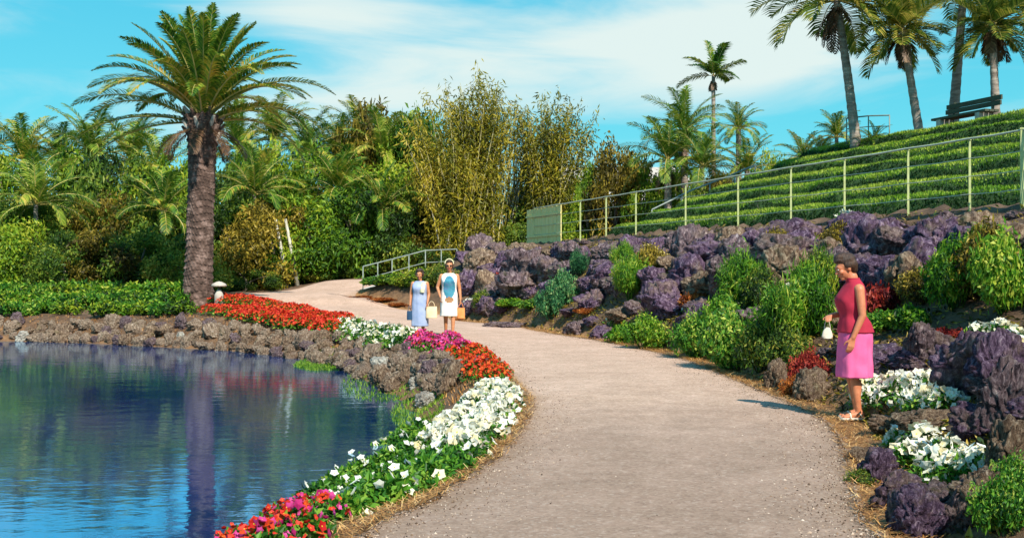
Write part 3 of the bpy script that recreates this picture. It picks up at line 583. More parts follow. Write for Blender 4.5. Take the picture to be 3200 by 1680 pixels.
for c in range(6):
    A=resample(np.vstack([PRs[PRs[:,1]>5.3],RNs[:8]]) if c<4 else PRs[(PRs[:,1]>5.3)&(PRs[:,1]<36)],200)
    Bb=resample(np.array([(.3,39.6),(8,17.3),(11,8.5),(12,5)])[::-1],200); t=(.085,.25,.43,.61,.79,.965)[c]
    Cc=A*(1-t)+Bb*t; seg=np.linalg.norm(np.diff(Cc,axis=0),axis=1); S=np.concatenate([[0],np.cumsum(seg)]); s=.2+.3*(c%2); k=0
    while s<S[-1]:
        x=float(np.interp(s,S,Cc[:,0])); y=float(np.interp(s,S,Cc[:,1])); far=min(1,max(0,(y-8)/22)); w=rnd.uniform(.36,.74)*(1+.12*far)*(1.25 if rnd.random()<.12 else 1)
        if c==0: w*=.62
        if c==5: w*=.62
        x+=rnd.uniform(-.12,.12); y+=rnd.uniform(-.15,.15); 
        if c==0: x+=w*.45+.25; 
        ii=min(len(Cc)-2,int(np.searchsorted(S,s))); tg=Cc[ii+1]-Cc[ii]
        k+=1; mn=rnd.choice(['rock_purple','rock_purple','rock_grey','rock_grey','rock_brown'])
        if any((x-kx)**2+(y-ky)**2<(kr+w*.8)**2 for kx,ky,kr in KEEP) or (y>30 and 1288+x/y*F0<1165): k-=1; s+=w; continue
        z=hz(x,y)+w*rnd.uniform(-.1,.15)-(.2 if c==5 else .2 if c==4 else 0)
        sx=w*rnd.uniform(1.0,1.45); hgt=w*rnd.uniform(.55,.9)*(.65 if c in(0,5) else 1)
        rock('boulder',x,y,z,(sx,w*.85,hgt),rnd.randrange(8),mn,f'{tone[mn]} craggy boulder, {nth(k)} from the near end in the {courses[c]} course of the rockery','boulder',f'{courses[c]} course of rockery boulders',math.atan2(tg[1],tg[0])+rnd.uniform(-.5,.5),rnd.uniform(-.25,.25))
        s+=w*(1.3 if c else 1.6)
# bank stones round the pond
SH=resample(np.array(POND[:11]),300); S=np.concatenate([[0],np.cumsum(np.linalg.norm(np.diff(SH,axis=0),axis=1))])
tnn=norm(np.gradient(SH,axis=0)); on=np.stack([tnn[:,1],-tnn[:,0]],1)
if inside([SH[50]+on[50]*.5],PONDs)[0]: on=-on
for row,(off,lo,hi,st,smax) in enumerate([(.22,.15,.27,.42,99),(.62,.18,.34,.5,99),(1.05,.16,.30,.55,19)]):
    s=1.6+.2*row; k=0
    while s<min(S[-1]-.5,smax+9):
        i=int(np.searchsorted(S,s)); w=rnd.uniform(lo,hi); x,y=SH[i]+on[i]*(off+rnd.uniform(-.12,.12)); k+=1
        if x>-1.9 and row==0: s+=st*1.6; continue
        mn=rnd.choice(['rock_tan','rock_tan','rock_brown','rock_tan','rock_grey']); pale=rnd.random()<.03
        rock('bank_stone',x,y,hz(x,y)+w*.25,(w*1.15,w,w*rnd.uniform(.75,1.1)),rnd.randrange(8),'rock_pale' if pale else mn,f'{"pale" if pale else tone[mn]} rough stone, {nth(k)} from the right in the {("waterline","middle","upper")[row]} row of the pond bank','stone',f'{("waterline","middle","upper")[row]} row of pond bank stones',rnd.uniform(0,6.28),rnd.uniform(-.3,.3))
        s+=st*rnd.uniform(.8,1.25)*(w/.24)
for px,py,w,lb,mn in [(1072,1018,.2,'white rounded stone at the water margin below the pink flowers','rock_pale'),(1045,970,.17,'pale flat stone just above the white rounded stone','rock_pale'),(1120,955,.3,'large brown boulder on the bank under the orange flowers','rock_brown'),(1090,925,.3,'brown boulder left of the largest bank boulder','rock_brown'),(1170,950,.28,'brown boulder below the orange flower clumps','rock_brown'),(1000,915,.26,'brown boulder below the white flowers across from the strollers','rock_brown'),(940,905,.25,'brown boulder above the lime weed patch','rock_brown')]:
    p=hit(px,py); rock('bank_stone',p.x,p.y,p.z+w*.2,(w*1.2,w,w*.75),rnd.randrange(8),mn,lb,'stone',None,rnd.uniform(0,6))
# named large boulders near the right border, near the woman
for px,py,w,h,lb,mn,v in [(2285,1265,.26,.2,'low purple boulder by the straw strip below the lower white flowers','rock_purple',6),(2400,1290,.26,.16,'grey boulder directly below the lower white flowers','rock_grey',1),(2500,1275,.25,.2,'brown boulder below the right end of the lower white flowers','rock_brown',2),(2185,1145,.16,.09,'flat brown rock between the two white flower patches, path side','rock_brown',5),(2500,1085,.26,.2,'purple boulder between the two white flower patches, right side','rock_purple',0),(2560,980,.4,.4,'plum boulder under the ledge flowers at the right border','rock_purple',7),(2335,690,.8,.5,'massive purple boulder above and behind the woman, near the fence','rock_purple',5),(2290,720,.55,.5,'purple boulder behind the head of the woman in pink skirt','rock_purple',1),(1690,775,.75,.6,'big domed purple boulder in the middle of the rockery','rock_purple',3),(1650,700,.6,.34,'purple boulder under the rockery top above the bright feathery shrub','rock_purple',6),(1500,755,.62,.45,'purple boulder between the blue-green and the bright feathery shrub','rock_purple',2),(1455,825,.6,.26,'low purple ledge rock at the path edge right of the blue-green shrub','rock_grey',4),(1280,812,.75,.2,'low grey ledge rock at the path edge nearest the two women','rock_grey',0),(1530,835,.5,.25,'low purple ledge rock left of the lime plants','rock_purple',7),(1770,780,.5,.36,'grey boulder below the rusty orange plant','rock_grey',2),(1350,690,.7,.32,'violet boulder near the far top of the rockery','rock_grey',1),(1250,690,.7,.32,'violet boulder at the far left end of the rockery top','rock_purple',4),(2480,620,.5,.22,'brown boulder under the right end of the fence','rock_brown',3),(2490,960,.5,.46,'huge purple boulder right of the white flowers beside the woman','rock_purple',1),(2350,890,.38,.36,'purple-grey boulder behind the woman at skirt height','rock_grey',2),(2215,1200,.2,.2,'purple boulder left of the lower white flowers by the path','rock_purple',3),(2330,1340,.26,.2,'purple boulder beside the path at the bottom edge','rock_purple',4),(2440,1340,.27,.22,'violet boulder in the bottom right corner','rock_grey',5),(2570,1060,.3,.42,'tall dark boulder at the right edge','rock_grey',6),(2560,1180,.24,.26,'brown boulder right of the lower white flowers','rock_brown',7),(2260,1068,.26,.12,'flat brown ledge rock under the upper white flowers','rock_brown',0),(2360,1065,.36,.15,'flat brown ledge rock right under the upper white flowers','rock_brown',2),(2050,990,.3,.3,'dark brown rock left of the woman feet','rock_brown',3),(1960,960,.28,.28,'dark brown rock below the big green shrubs','rock_brown',4)]:
    p=hit(px,py+20); rock('boulder',p.x,p.y+w*.6,p.z+h*.3,(w,w*.8,h),v,mn,lb,'boulder',None,rnd.uniform(0,6))
# ------------------------------------------------------------------ shrubs and bedding plants
def dome(seed, n, leaf, lobes, asp, flat=1.0, droop=.25):
    rs=np.random.RandomState(seed); g=G(); cen=[]; rad=[]
    for i in range(lobes):
        a=rs.uniform(0,6.28); r=rs.rand()**.6*.68; cen.append((r*math.cos(a),r*math.sin(a),(.28+.5*(1-r)*rs.rand()+.1)*flat)); rad.append(rs.uniform(.22,.38))
    lobes_leaves(g,cen,rad,n,leaf,rs,.85*flat,asp=asp,tj=.7,droop=droop)
    # stems so that the plant stands on the ground
    for c in cen[::2]:
        V,Fq=tube([(0,0,-.15),(c[0]*.5,c[1]*.5,c[2]*.4),c],[.025,.018,.008],4); g.add(V,Fq,0,.25)
    return g
SHG=[dome(70,5200,.115,24,.42),dome(71,5200,.11,24,.38),dome(72,8000,.14,26,.16,1,.05),dome(73,3600,.15,18,.5,.75)]
SHM={}
def shrub(px,py,w,h,v,matn,label,group=None,name='shrub',cat='shrub',dx=0):
    w*=1.2; h*=1.15; p=hit(px,py); o=empty(name,(p.x,p.y+w*.3,hz(p.x,p.y+w*.3)-.06),label,cat,group,rnd.uniform(0,6),(w/2,w/2,h*.95))
    if (v,matn) not in SHM: SHM[(v,matn)]=SHG[v].mesh('foliage',MT[matn])
    link('foliage',SHM[(v,matn)],o); return o
for a in [(1455,700,.6,.75,2,'leaf_blue','small feathery green shrub high in the rockery, leftmost of the feathery shrubs'),
 (1590,760,1.0,1.05,2,'leaf_lime','bright feathery shrub in mid rockery beside the big purple boulder'),
 (1640,690,.9,.7,0,'leaf_olive','olive shrub just under the rockery top edge'),
 (1570,690,.7,.75,2,'leaf_lime','feathery shrub above the bright feathery shrub in mid rockery'),
 (1385,825,.75,.95,0,'leaf_blue','narrow blue-green shrub at the path edge, lower part'),
 (1415,775,.75,1.0,0,'leaf_blue','narrow blue-green shrub above the one at the path edge'),
 (1290,785,1.0,.32,3,'leaf_lime','low yellow-green ground plant near the two women'),
 (1335,790,.9,.35,3,'leaf_plant','low green ground plant left of the narrow blue-green shrub'),
 (1570,865,.8,.6,3,'leaf_lime','low lime plant at the path edge, left one of the pair'),
 (1630,880,.85,.7,0,'leaf_lime','low lime plant at the path edge, right one of the pair'),
 (1750,905,.85,.8,0,'leaf_plant','green leafy shrub bulging over the path edge, left of the largest'),
 (1850,935,1.05,.95,0,'leaf_plant','largest green leafy shrub at the path edge'),
 (1930,940,.8,.8,1,'leaf_dark','dark green shrub at the path edge right of the largest'),
 (1820,860,.9,.8,1,'leaf_lime','yellow-green shrub behind the largest shrub at the path edge'),
 (1880,800,1.05,1.15,2,'leaf_lime','feathery bright shrub high in the rockery left of the woman'),
 (1930,800,.8,.8,1,'leaf_dark','dark hollow shrub between the feathery shrubs left of the woman'),
 (2030,880,1.0,1.05,2,'leaf_lime','feathery bright shrub directly left of the woman in pink skirt'),
 (1975,880,.85,.8,1,'leaf_lime','lime shrub between the path edge shrubs and the feathery one'),
 (2075,800,.85,.95,2,'leaf_mid','feathery shrub behind the shoulder of the woman in pink skirt'),
 (1985,945,.7,.65,1,'leaf_dark','dark shrub beneath the feathery one left of the woman'),
 (2230,835,.6,.35,3,'leaf_plant','low green plant right behind the woman waist'),
 (2310,830,.6,.4,3,'leaf_lime','low lime plant to the right of the woman waist'),
 (2430,790,.8,.85,1,'leaf_lime','tall lime shrub at the right, above the red flowers'),
 (2520,760,.85,.9,1,'leaf_olive','tall green shrub at the right border'),
 (2560,800,.8,.9,0,'leaf_lime','yellow-green shrub cut by the right border'),
 (2490,680,.7,.6,1,'leaf_lime','lime shrub under the right end of the fence'),
 (1960,660,.9,.6,1,'leaf_olive','olive shrub at the top of the rockery under the fence'),
 (2130,640,.8,.5,1,'leaf_olive','olive shrub above the head of the woman in pink skirt'),
 (2350,760,.7,.5,1,'leaf_olive','olive shrub between the right boulders'),
 (2560,1350,.34,.32,0,'leaf_plant','broad-leaved green plant in the bottom right corner'),
 (2575,1240,.25,.25,0,'leaf_plant','green plant at the right border under the tall dark boulder'),
 (2180,1225,.22,.16,0,'leaf_dark','small dark green tuft at the path edge, lower right'),
 (1215,790,.7,.6,1,'leaf_dark','dark round plant right of the woman in white dress'),
 (985,725,1.6,.55,3,'leaf_mid','low green shrub in front of the ramp railing, near its post'),
 (950,728,1.2,.45,3,'leaf_plant','green ground shrub at the foot of the ramp railing'),
 (1060,735,1.4,.7,1,'leaf_mid','green shrub behind the woman in blue dress'),(1015,740,1.2,.5,1,'leaf_mid','green shrub between railing and the woman in blue dress'),(1110,730,1.4,.8,1,'leaf_dark','dark green shrub behind the woman in white dress')]: shrub(*a)
for a in [(1765,790,.75,.5,3,'orange_leaf','rusty orange plant above the largest path edge shrub'),(1480,790,.8,.2,3,'orange_leaf','flat rusty ground plant between purple boulders'),
 (2225,800,.6,.6,3,'red_leaf','crimson plant behind the elbow of the woman in pink skirt'),(2050,985,.5,.48,0,'red_leaf','red plant left of the pink skirt'),(2010,1000,.35,.3,0,'orange_leaf','rusty plant below the red plant by the woman'),
 (2380,850,.35,.18,3,'red_leaf','dark red flowering plant on the ledge at the right, left one'),(2420,845,.35,.18,3,'red_leaf','dark red flowering plant on the ledge at the right, right one'),
 (1240,710,.8,.4,3,'red_leaf','dark red plant in the rockery near the two women'),(1300,740,.8,.3,3,'red_leaf','dark red creeping plant low in the far rockery'),(960,760,1.3,.16,3,'orange_leaf','rusty ground plant at the inner bend of the path'),(1150,810,.5,.16,3,'orange_leaf','orange ground plant at the path edge beside the white dress'),(915,752,1.1,.16,3,'orange_leaf','rusty ground plant nearest the railing post'),(1010,775,1.0,.16,3,'orange_leaf','rusty ground plant just left of the woman in blue dress')]: shrub(*a,name='ground_plant',cat='plant')

def blossoms(g, Pc, Nn, r, rs, mats, pet=5, cup=.25, centre=None):
    k=len(Pc); rv=norm(rs.normal(size=(k,3))); A=norm(np.cross(Nn,rv)); Bv=np.cross(Nn,A); rr=(r*rs.uniform(.5,1.3,k))[:,None]; mi=rs.choice(len(mats),k,p=mats)
    t0=rs.rand(k)
    for j in range(pet):
        a=2*np.pi*j/pet; w=.62*2*np.pi/pet*1.05
        d=np.cos(a)*A+np.sin(a)*Bv; e1=np.cos(a-w)*A+np.sin(a-w)*Bv; e2=np.cos(a+w)*A+np.sin(a+w)*Bv
        V=np.stack([Pc,Pc+(e1*.72+Nn*cup*.8)*rr,Pc+(d+Nn*cup)*rr,Pc+(e2*.72+Nn*cup*.8)*rr],1).reshape(-1,3)
        Fq=np.arange(4*k).reshape(k,4)
        g.V.append(V); g.T.append(np.repeat(t0*.8+.1+.1*rs.rand(k),4)); g.F.append(Fq+g.n); g.M.append(mi); g.n+=len(V)
    if centre is not None:
        V=np.stack([Pc+(A*.16+Nn*.12)*rr,Pc+(Bv*.16+Nn*.12)*rr,Pc+(-A*.16+Nn*.12)*rr,Pc+(-Bv*.16+Nn*.12)*rr],1).reshape(-1,3); g.add(V,np.arange(4*k).reshape(k,4),centre)
def clump(seed, rad, hgt, nleaf, leaf, nfl, rfl, probs, asp=.5, petals=5):
    """bedding plant: returns foliage and blossom geometry"""
    rs=np.random.RandomState(seed); a=rs.uniform(0,6.28,nleaf); r=rs.rand(nleaf)**.55; z=(1-r**2.2)**.6*rs.uniform(.25,1,nleaf)**.5
    lump=1+.25*np.sin(a*3+seed)*r; P=np.stack([r*np.cos(a)*rad*lump,r*np.sin(a)*rad*lump,z*hgt],1); Nn=norm(np.stack([P[:,0]*.8,P[:,1]*.8,np.full(nleaf,rad*.8)],1)+rs.normal(size=(nleaf,3))*.35)
    f=G(); leafquads(f,P,Nn,leaf,rs,asp,0,.2+.6*rs.rand(nleaf),.1)
    for k in range(8):
        b=P[rs.randint(nleaf)]; V,Fq=tube([(0,0,-.03),b*.6,b],[.006,.005,.003],4); f.add(V,Fq,0,.3)
    b=G(); a=rs.uniform(0,6.28,nfl); r=rs.rand(nfl)**.55*.97; z=(1-r**2.2)**.6
    lump=1+.25*np.sin(a*3+seed)*r; P=np.stack([r*np.cos(a)*rad*lump,r*np.sin(a)*rad*lump,z*hgt*rs.uniform(.9,1.12,nfl)+leaf*.35],1)
    Nn=norm(np.stack([P[:,0],P[:,1],np.full(nfl,rad*.9)],1)+rs.normal(size=(nfl,3))*.4)
    blossoms(b,P,Nn,rfl,rs,probs,petals,.25,len(probs)); return f,b
def bed(kind, items, group, labelf, name='flowering_plant', cat='flowering plant', z=0):
    fs=[(f.mesh('foliage',MT['leaf_plant']),b.mesh('blossoms',[MT[m] for m in kind[1]]+[MT['yellow']])) for f,b in kind[0]]
    for k,it in enumerate(items):
        px,py=it[0],it[1]; s=it[2] if len(it)>2 else 1; sh=float(np.interp(py,[850,1000,1200],[0,18,30])) if px<1400 else 0; p=hit(px-sh,py); fm,bm_=fs[(k*7)%len(fs)]
        o=empty(name,(p.x,p.y+.05,hz(p.x,p.y+.05)-.01),labelf(k),cat,group,rnd.uniform(0,6.28),s*rnd.uniform(.9,1.12))
        link('foliage',fm,o); link('blossoms',bm_,o)
def side_items(path_pts, n, jitter=8, s=1):
    A=resample(np.array(path_pts,float),n); return [(a[0]+rnd.uniform(-jitter,jitter),a[1]+rnd.uniform(-jitter*.5,jitter*.5),s) for a in A]
# near red and magenta bed
K=([clump(s,.2,.2,420,.055,85,.026,[.4,.22,.38]) for s in range(3)],['red','orange_red','magenta']); KM=([clump(s+5,.2,.22,380,.055,85,.027,[.3,.1,.6]) for s in range(3)],['red','orange_red','magenta'])
it=[(800,1335),(735,1345),(670,1350),(600,1365),(700,1385),(780,1375),(530,1380),(620,1400),(690,1430),(560,1420),(480,1400),(840,1325),(505,1440),(600,1450)]
bed(K,it,'red flowers at the bottom edge',lambda k:f'red flowering plant with orange blooms, {nth(k+1)} in the near red bed at the bottom edge')
it=[(720,1318),(640,1325),(570,1345),(780,1315),(670,1310),(600,1340)]
bed(KM,it,'magenta flowers by the pond edge',lambda k:f'magenta-pink flowering plant, {nth(k+1)} along the pond side of the near red bed')
# green bed with scattered white flowers
K=([clump(s+20,.2,.17,480,.06,3,.04,[.8,.2]) for s in range(3)],['white','cream'])
it=side_items([(850,1300),(960,1245),(1080,1200),(1190,1150)],13)+side_items([(830,1270),(930,1215),(1040,1160),(1130,1110)],12)+side_items([(880,1215),(1000,1140),(1080,1090)],9)+side_items([(870,1320),(1000,1262),(1130,1200),(1200,1165)],10)
bed(K,it,'green border plants with few white flowers',lambda k:f'low green border plant with few white blooms, {nth(k+1)} between the pond and the near path')
# dense white bed
W2=([clump(s+30,.2,.22,330,.05,85,.036,[.8,.2]) for s in range(4)],['white','cream'])
it=side_items([(1185,1165),(1250,1095),(1285,1030),(1265,1000)],11)+side_items([(1120,1140),(1190,1075),(1240,1010)],9)
bed(W2,it,'dense white flowers at the inner path bend',lambda k:f'dense white flowering plant, {nth(k+1)} in the white bed on the pond side of the path')
# orange-red, pink, white and long red beds receding along the path
K=([clump(s+40,.24,.2,260,.06,110,.028,[.2,.8]) for s in range(3)],['red','orange_red'])
it=side_items([(1265,965),(1225,915),(1190,895)],8)+side_items([(1225,960),(1190,925)],5)+side_items([(1180,930),(1150,905)],3)
bed(K,it,'orange-red flowers on the bank',lambda k:f'orange-red flowering plant, {nth(k+1)} of the clump between the white and pink beds')
K=([clump(s+50,.26,.24,260,.06,110,.03,[.75,.25]) for s in range(3)],['magenta','red'])
it=side_items([(1175,890),(1110,868),(1055,868)],8)+side_items([(1150,900),(1090,885),(1050,880)],6)
bed(K,it,'pink flowers in front of the two women',lambda k:f'pink flowering plant, {nth(k+1)} in the bed in front of the two women')
K=([clump(s+60,.3,.3,340,.07,32,.045,[.6,.4]) for s in range(3)],['white','cream'])
it=side_items([(1035,865),(960,850),(870,825)],10)+side_items([(1020,885),(950,875),(870,850)],8)
bed(K,it,'white flowers before the path bend',lambda k:f'green plant with white blooms, {nth(k+1)} in the bed left of the pink flowers')
K=([clump(s+70,.42,.3,300,.07,230,.036,[.7,.3]) for s in range(3)],['red','orange_red'])
it=side_items([(860,820),(760,795),(640,770),(560,765)],15,5)+side_items([(830,835),(740,815),(620,795),(530,790)],15,5)+side_items([(800,835),(700,820),(600,805)],9,5)
bed(K,it,'long scarlet bed at the far bank',lambda k:f'scarlet flowering plant, {nth(k+1)} in the long red bed near the date palm')
# white flowers on the rockery side
W1=([clump(s+80,.19,.2,260,.05,75,.036,[.75,.25]) for s in range(3)],['white','cream'])
bed(W1,[(2185,1030),(2240,1030),(2300,1035),(2355,1040),(2200,1000),(2265,1000),(2325,1005),(2385,1050)],'white flowers beside the woman in pink skirt',lambda k:f'white flowering plant, {nth(k+1)} in the patch beside the feet of the woman')
W3=([clump(s+90,.17,.18,280,.05,46,.036,[.7,.3]) for s in range(3)],['white','cream'])
bed(W3,[(2270,1130),(2330,1125),(2390,1160),(2300,1180),(2360,1200),(2430,1200),(2480,1200),(2400,1230)],'lower white flowers by the right path edge',lambda k:f'white flowering plant, {nth(k+1)} in the lower right patch under the brown ledge')
bed(W3,[(2470,860),(2520,855),(2565,870),(2560,900),(2600,870)],'white flowers at the right border',lambda k:f'white flowering plant, {nth(k+1)} in the ledge patch at the right border')
W5=([clump(s+95,.2,.18,160,.06,26,.05,[.7,.3]) for s in range(2)],['white','cream'])
bed(W5,[(1190,700),(1180,770),(1985,760),(2010,745),(1545,825),(1750,790),(2130,560),(2360,600)],'cream flowers dotted in the rockery',lambda k:f'small cream flowering plant, {nth(k+1)} among the rockery boulders')
# leafy strip at the far left bank
GP=[dome(101,1500,.2,14,.45,.8),dome(102,1500,.2,14,.4,.8)]; GM=[GP[0].mesh('foliage',MT['leaf_lime']),GP[1].mesh('foliage',MT['leaf_mid'])]+[GP[0].mesh('foliage',MT['leaf_plant'])]
k=0
for row,(ya,n,s) in enumerate([(790,17,.62),(772,19,.75),(752,18,.9)]):
    for j in range(n):
        px=-40+j*520/n+rnd.uniform(-8,8); p=hit(px,ya+rnd.uniform(-3,3)); k+=1
        if row==0 and px<300 and rnd.random()<.45: continue
        o=empty('leafy_plant',(p.x,p.y,p.z-.05),f'low bright green leafy plant, {nth(k)} in the strip at the far left bank','plant','leafy plants along the far left bank',rnd.uniform(0,6),(s,s,s*1.0)); link('foliage',GM[(k*5)%3],o)
# loose cover: straw along the path edges, litter, weeds at the waterline
rs=np.random.RandomState(5)
def along(A, off0, off1, n, ylo, yhi, sgn):
    A=A[(A[:,1]>ylo)&(A[:,1]<yhi)]; A=resample(A,400); tn_=norm(np.gradient(A,axis=0)); nn=np.stack([tn_[:,1],-tn_[:,0]],1)*sgn
    i=rs.randint(0,400,n); o=off0+(off1-off0)*rs.rand(n)**1.4; P2=A[i]+nn[i]*o[:,None]+rs.normal(size=(n,2))*.02
    return np.column_stack([P2,height(P2)+.005])
g=G()
PT=np.vstack([along(PLs,-.04,.42,26000,4,30,-1),along(PRs,-.05,.5,24000,5,34,1)]); PT=PT[inside(PT[:,:2],PONDs)==False]
k=len(PT); a=rs.uniform(0,6.28,k); d=np.stack([np.cos(a),np.sin(a),rs.uniform(-.1,.45,k)],1); s=np.stack([-d[:,1],d[:,0],0*a],1); ll=rs.uniform(.03,.085,k)[:,None]
pin=inside(PT[:,:2],PATHPOLY); PT[:,2]+=np.where(pin,.075,.012)
V=np.stack([PT-s*.003,PT+s*.003,PT+d*ll+s*.002,PT+d*ll-s*.002],1).reshape(-1,3); g.add(V,np.arange(4*k).reshape(k,4),0,np.repeat(rs.rand(k),4))
tag(g.build('pine_straw',MT['straw']),'loose brown pine straw lying along both path edges','straw',kind='stuff')
g=G()
def patch(px0,px1,py0,py1,n):
    o=[]
    for _ in range(n):
        a=math.sqrt(rnd.random())*1.0; t=rnd.uniform(0,6.28); px=(px0+px1)/2+(px1-px0)/2*a*math.cos(t); py=(py0+py1)/2+(py1-py0)/2*a*math.sin(t)
        Yd=(EYE+.6)*F0/(py-HOR); o.append(((px-1288)/F0*Yd,Yd,0))
    o=np.array(o); o[:,2]=np.maximum(height(o[:,:2]),-.61); return o
PT=np.vstack([patch(740,880,902,932,2600)]+[patch(860,1060,925,1010,1500),patch(985,1120,1000,1085,1200)])
blades(g,PT,.06,.02,rs,1.2,0,.6,.5); tag(g.build('water_weed',MT['grass']),'lime green weed at the water margin under the bank stones','weed',kind='stuff')
g=G(); PT=[]
for A_,sg,lo,hi in ((PRs,1,5.5,34),):
    PT=along(A_,.35,5.5,26000,lo,hi,sg); PT=PT[inside(PT[:,:2],RKPOLY)]
k=len(PT); PT[:,2]+=.01; leafquads(g,PT,norm(rs.normal(size=(k,3))*.5+[0,0,1]),.085,rs,.4,0,None,.0)
tag(g.build('ground_cover',MT['leaf_olive']),'creeping olive ground cover between the rockery boulders','ground cover',kind='stuff')
g=G(); PT=[]
A_=resample(np.array(POND[:11]),200); i=rs.randint(0,200,9000); tn_=norm(np.gradient(A_,axis=0)); nn=np.stack([tn_[:,1],-tn_[:,0]],1); 
if inside([A_[50]+nn[50]*.4],PONDs)[0]: nn=-nn
P2=A_[i]+nn[i]*rs.uniform(.5,1.7,len(i))[:,None]; P2=P2[~inside(P2,PATHPOLY)]
PT=np.column_stack([P2,height(P2)]); blades(g,PT,.07,.018,rs,1.2,0,.5,.6)
tag(g.build('dry_grass',MT['straw']),'thin dry grass on the earth above the pond stones','dry grass',kind='stuff')

# pebbles and crumbs of soil on the path
n_=22000; yy=5.2+22*rs.rand(n_)**1.7; lo=np.interp(yy,PLs[:,1],PLs[:,0]); hi=np.interp(yy,PRs[PRs[:,1]<36][:,1],PRs[PRs[:,1]<36][:,0]); q=rs.rand(n_); q=np.where(rs.rand(n_)<.35,q**3,q); q=np.where(rs.rand(n_)<.35,1-(1-q)**.4*0-q**3*.3,q)
xx=lo+(hi-lo)*(.01+.98*q); r_=rs.uniform(.003,.008,n_)*np.where(rs.rand(n_)<.04,2,1); zz=g0(np.column_stack([xx,yy]))+.018
oct_=np.array([(1,0,0),(0,1,0),(-1,0,0),(0,-1,0),(0,0,.7),(0,0,-.7)],float); a=rs.uniform(0,6.28,n_)
Vp=np.stack([(oct_[:,0]*np.cos(a)[:,None]-oct_[:,1]*np.sin(a)[:,None]*.7),(oct_[:,0]*np.sin(a)[:,None]+oct_[:,1]*np.cos(a)[:,None]*.7),np.tile(oct_[:,2],(n_,1))],-1)*r_[:,None,None]+np.stack([xx,yy,zz],1)[:,None,:]
Ft=np.array([(0,1,4),(1,2,4),(2,3,4),(3,0,4),(1,0,5),(2,1,5),(3,2,5),(0,3,5)]); g=G(); g.add(Vp.reshape(-1,3),(Ft[None]+6*np.arange(n_)[:,None,None]).reshape(-1,3),0,np.repeat(rs.rand(n_),6))
MT['pebble']=leafmat('pebbles',[(.05,(.05,.03,.02)),(.4,(.25,.16,.1)),(.7,(.5,.38,.29)),(1,(.66,.55,.46))],trans=0,rough=.9,nscale=5)
tag(g.build('gravel',MT['pebble']),'tiny loose pebbles and soil crumbs scattered over the path','gravel',kind='stuff')
# ------------------------------------------------------------------ terrace fence
def fencept(px):
    # intersection of a pixel column with the fence line
    k=(px-1288)/F0; a=(8-k*17.3)/( .327+k*.945 ); 
    return np.array([8-.327*a,17.3+.945*a])
o=empty('metal_fence',(*fencept(1990),TZ),'long pale railing fence with thin posts along the top of the rockery','fence')
ox,oy=fencept(1990); pxs=[1345,1400,1460,1525,1600,1725,1857,1990,2125,2285,2440]
pts=[fencept(p) for p in pxs]+[np.array([8.02,17.2]),np.array([8.8,14.9]),np.array([9.6,12.6])]
HT=1.15
for p,q in zip(pts,pxs+[0]*3):
    big=abs(p[1]-17.2)<.1; g=G(); w=.10 if big else .036; h=HT+(.04 if big else 0)
    V,Fq=box((p[0]-ox,p[1]-oy,h/2-.1),(w,w,h+.2),rot2(R(-19))); g.add(V,Fq); V,Fq=box((p[0]-ox,p[1]-oy,h+.012),(w+.02,w+.02,.02),rot2(R(-19))); g.add(V,Fq)
    g.build('post',MT['fence_post'],o)
for z,r in ((HT+.03,.019),(HT*.74,.008),(HT*.48,.008),(HT*.22,.008)):
    g=G(); P_=[]
    for a,b in zip(pts[:-1],pts[1:]):
        for t in (0,.5): q=a*(1-t)+b*t; P_.append((q[0]-ox-.03,q[1]-oy-.01,z-(.012 if t else 0)))
    P_.append((pts[-1][0]-ox-.03,pts[-1][1]-oy,z)); V,Fq=tube(P_,r,6); g.add(V,Fq); g.build('rail',MT['fence_rail'],o,True)
a,b=fencept(1326),fencept(1412); o=empty('board_screen',(*((a+b)/2),TZ-.05),'pale olive boarded screen at the far end of the fence','screen')
L_=np.linalg.norm(a-b); ang=math.atan2((b-a)[1],(b-a)[0]); nb=9
for k in range(nb):
    t=(k+.5)/nb-.5; g=G(); V,Fq=box((math.cos(ang)*t*L_,math.sin(ang)*t*L_,.60),(L_/nb*.93,.03,1.2+rnd.uniform(-.02,.02)),rot2(ang)); g.add(V,Fq); g.build('board',MT['panel'],o)
g=G()
for z in (.25,.95): V,Fq=box((-math.sin(ang)*-.035,math.cos(ang)*-.035,z),(L_,.03,.07),rot2(ang)); g.add(V,Fq)
g.build('crosspiece',MT['panel'],o)
# railings
def railing(name,P_,h,label,mat,rails=(1,.55),r=.022,np_=5,kerb=False):
    P_=np.array(P_,float); o=empty(name,tuple(P_[0]),label,'railing'); Q=P_-P_[0]; s=np.linspace(0,len(Q)-1,np_)
    for t in s:
        p=np.array([np.interp(t,range(len(Q)),Q[:,j]) for j in range(3)]); V,Fq=tube([p-[0,0,.15],p+[0,0,h]],r,7); g=G(); g.add(V,Fq); g.build('post',MT[mat],o,True)
    for f in rails: V,Fq=tube(Q+[0,0,h*f],r*(1.15 if f==1 else .8),7); g=G(); g.add(V,Fq); g.build('rail',MT[mat],o,True)
    if kerb:
        g=G(); T_=norm(np.gradient(Q,axis=0)); sd=np.stack([-T_[:,1],T_[:,0],0*T_[:,0]],1)*.1; up=np.array([0,0,1])
        V=np.concatenate([Q-sd-up*.3,Q+sd-up*.3,Q+sd+up*.12,Q-sd+up*.12]); n_=len(Q); Fq=[]
        for i in range(n_-1):
            for c_ in range(4): a_=c_*n_+i; b_=((c_+1)%4)*n_+i; Fq.append((a_,b_,b_+1,a_+1))
        Fq+=[(0,n_,2*n_,3*n_),(n_-1,4*n_-1,3*n_-1,2*n_-1)]; g.add(V,Fq); g.build('kerb',MT['concrete'],o)
    return o
rp=[(-5.55,40.9),(-4.6,42.1),(-3.4,43.1),(-2.2,43.8)]
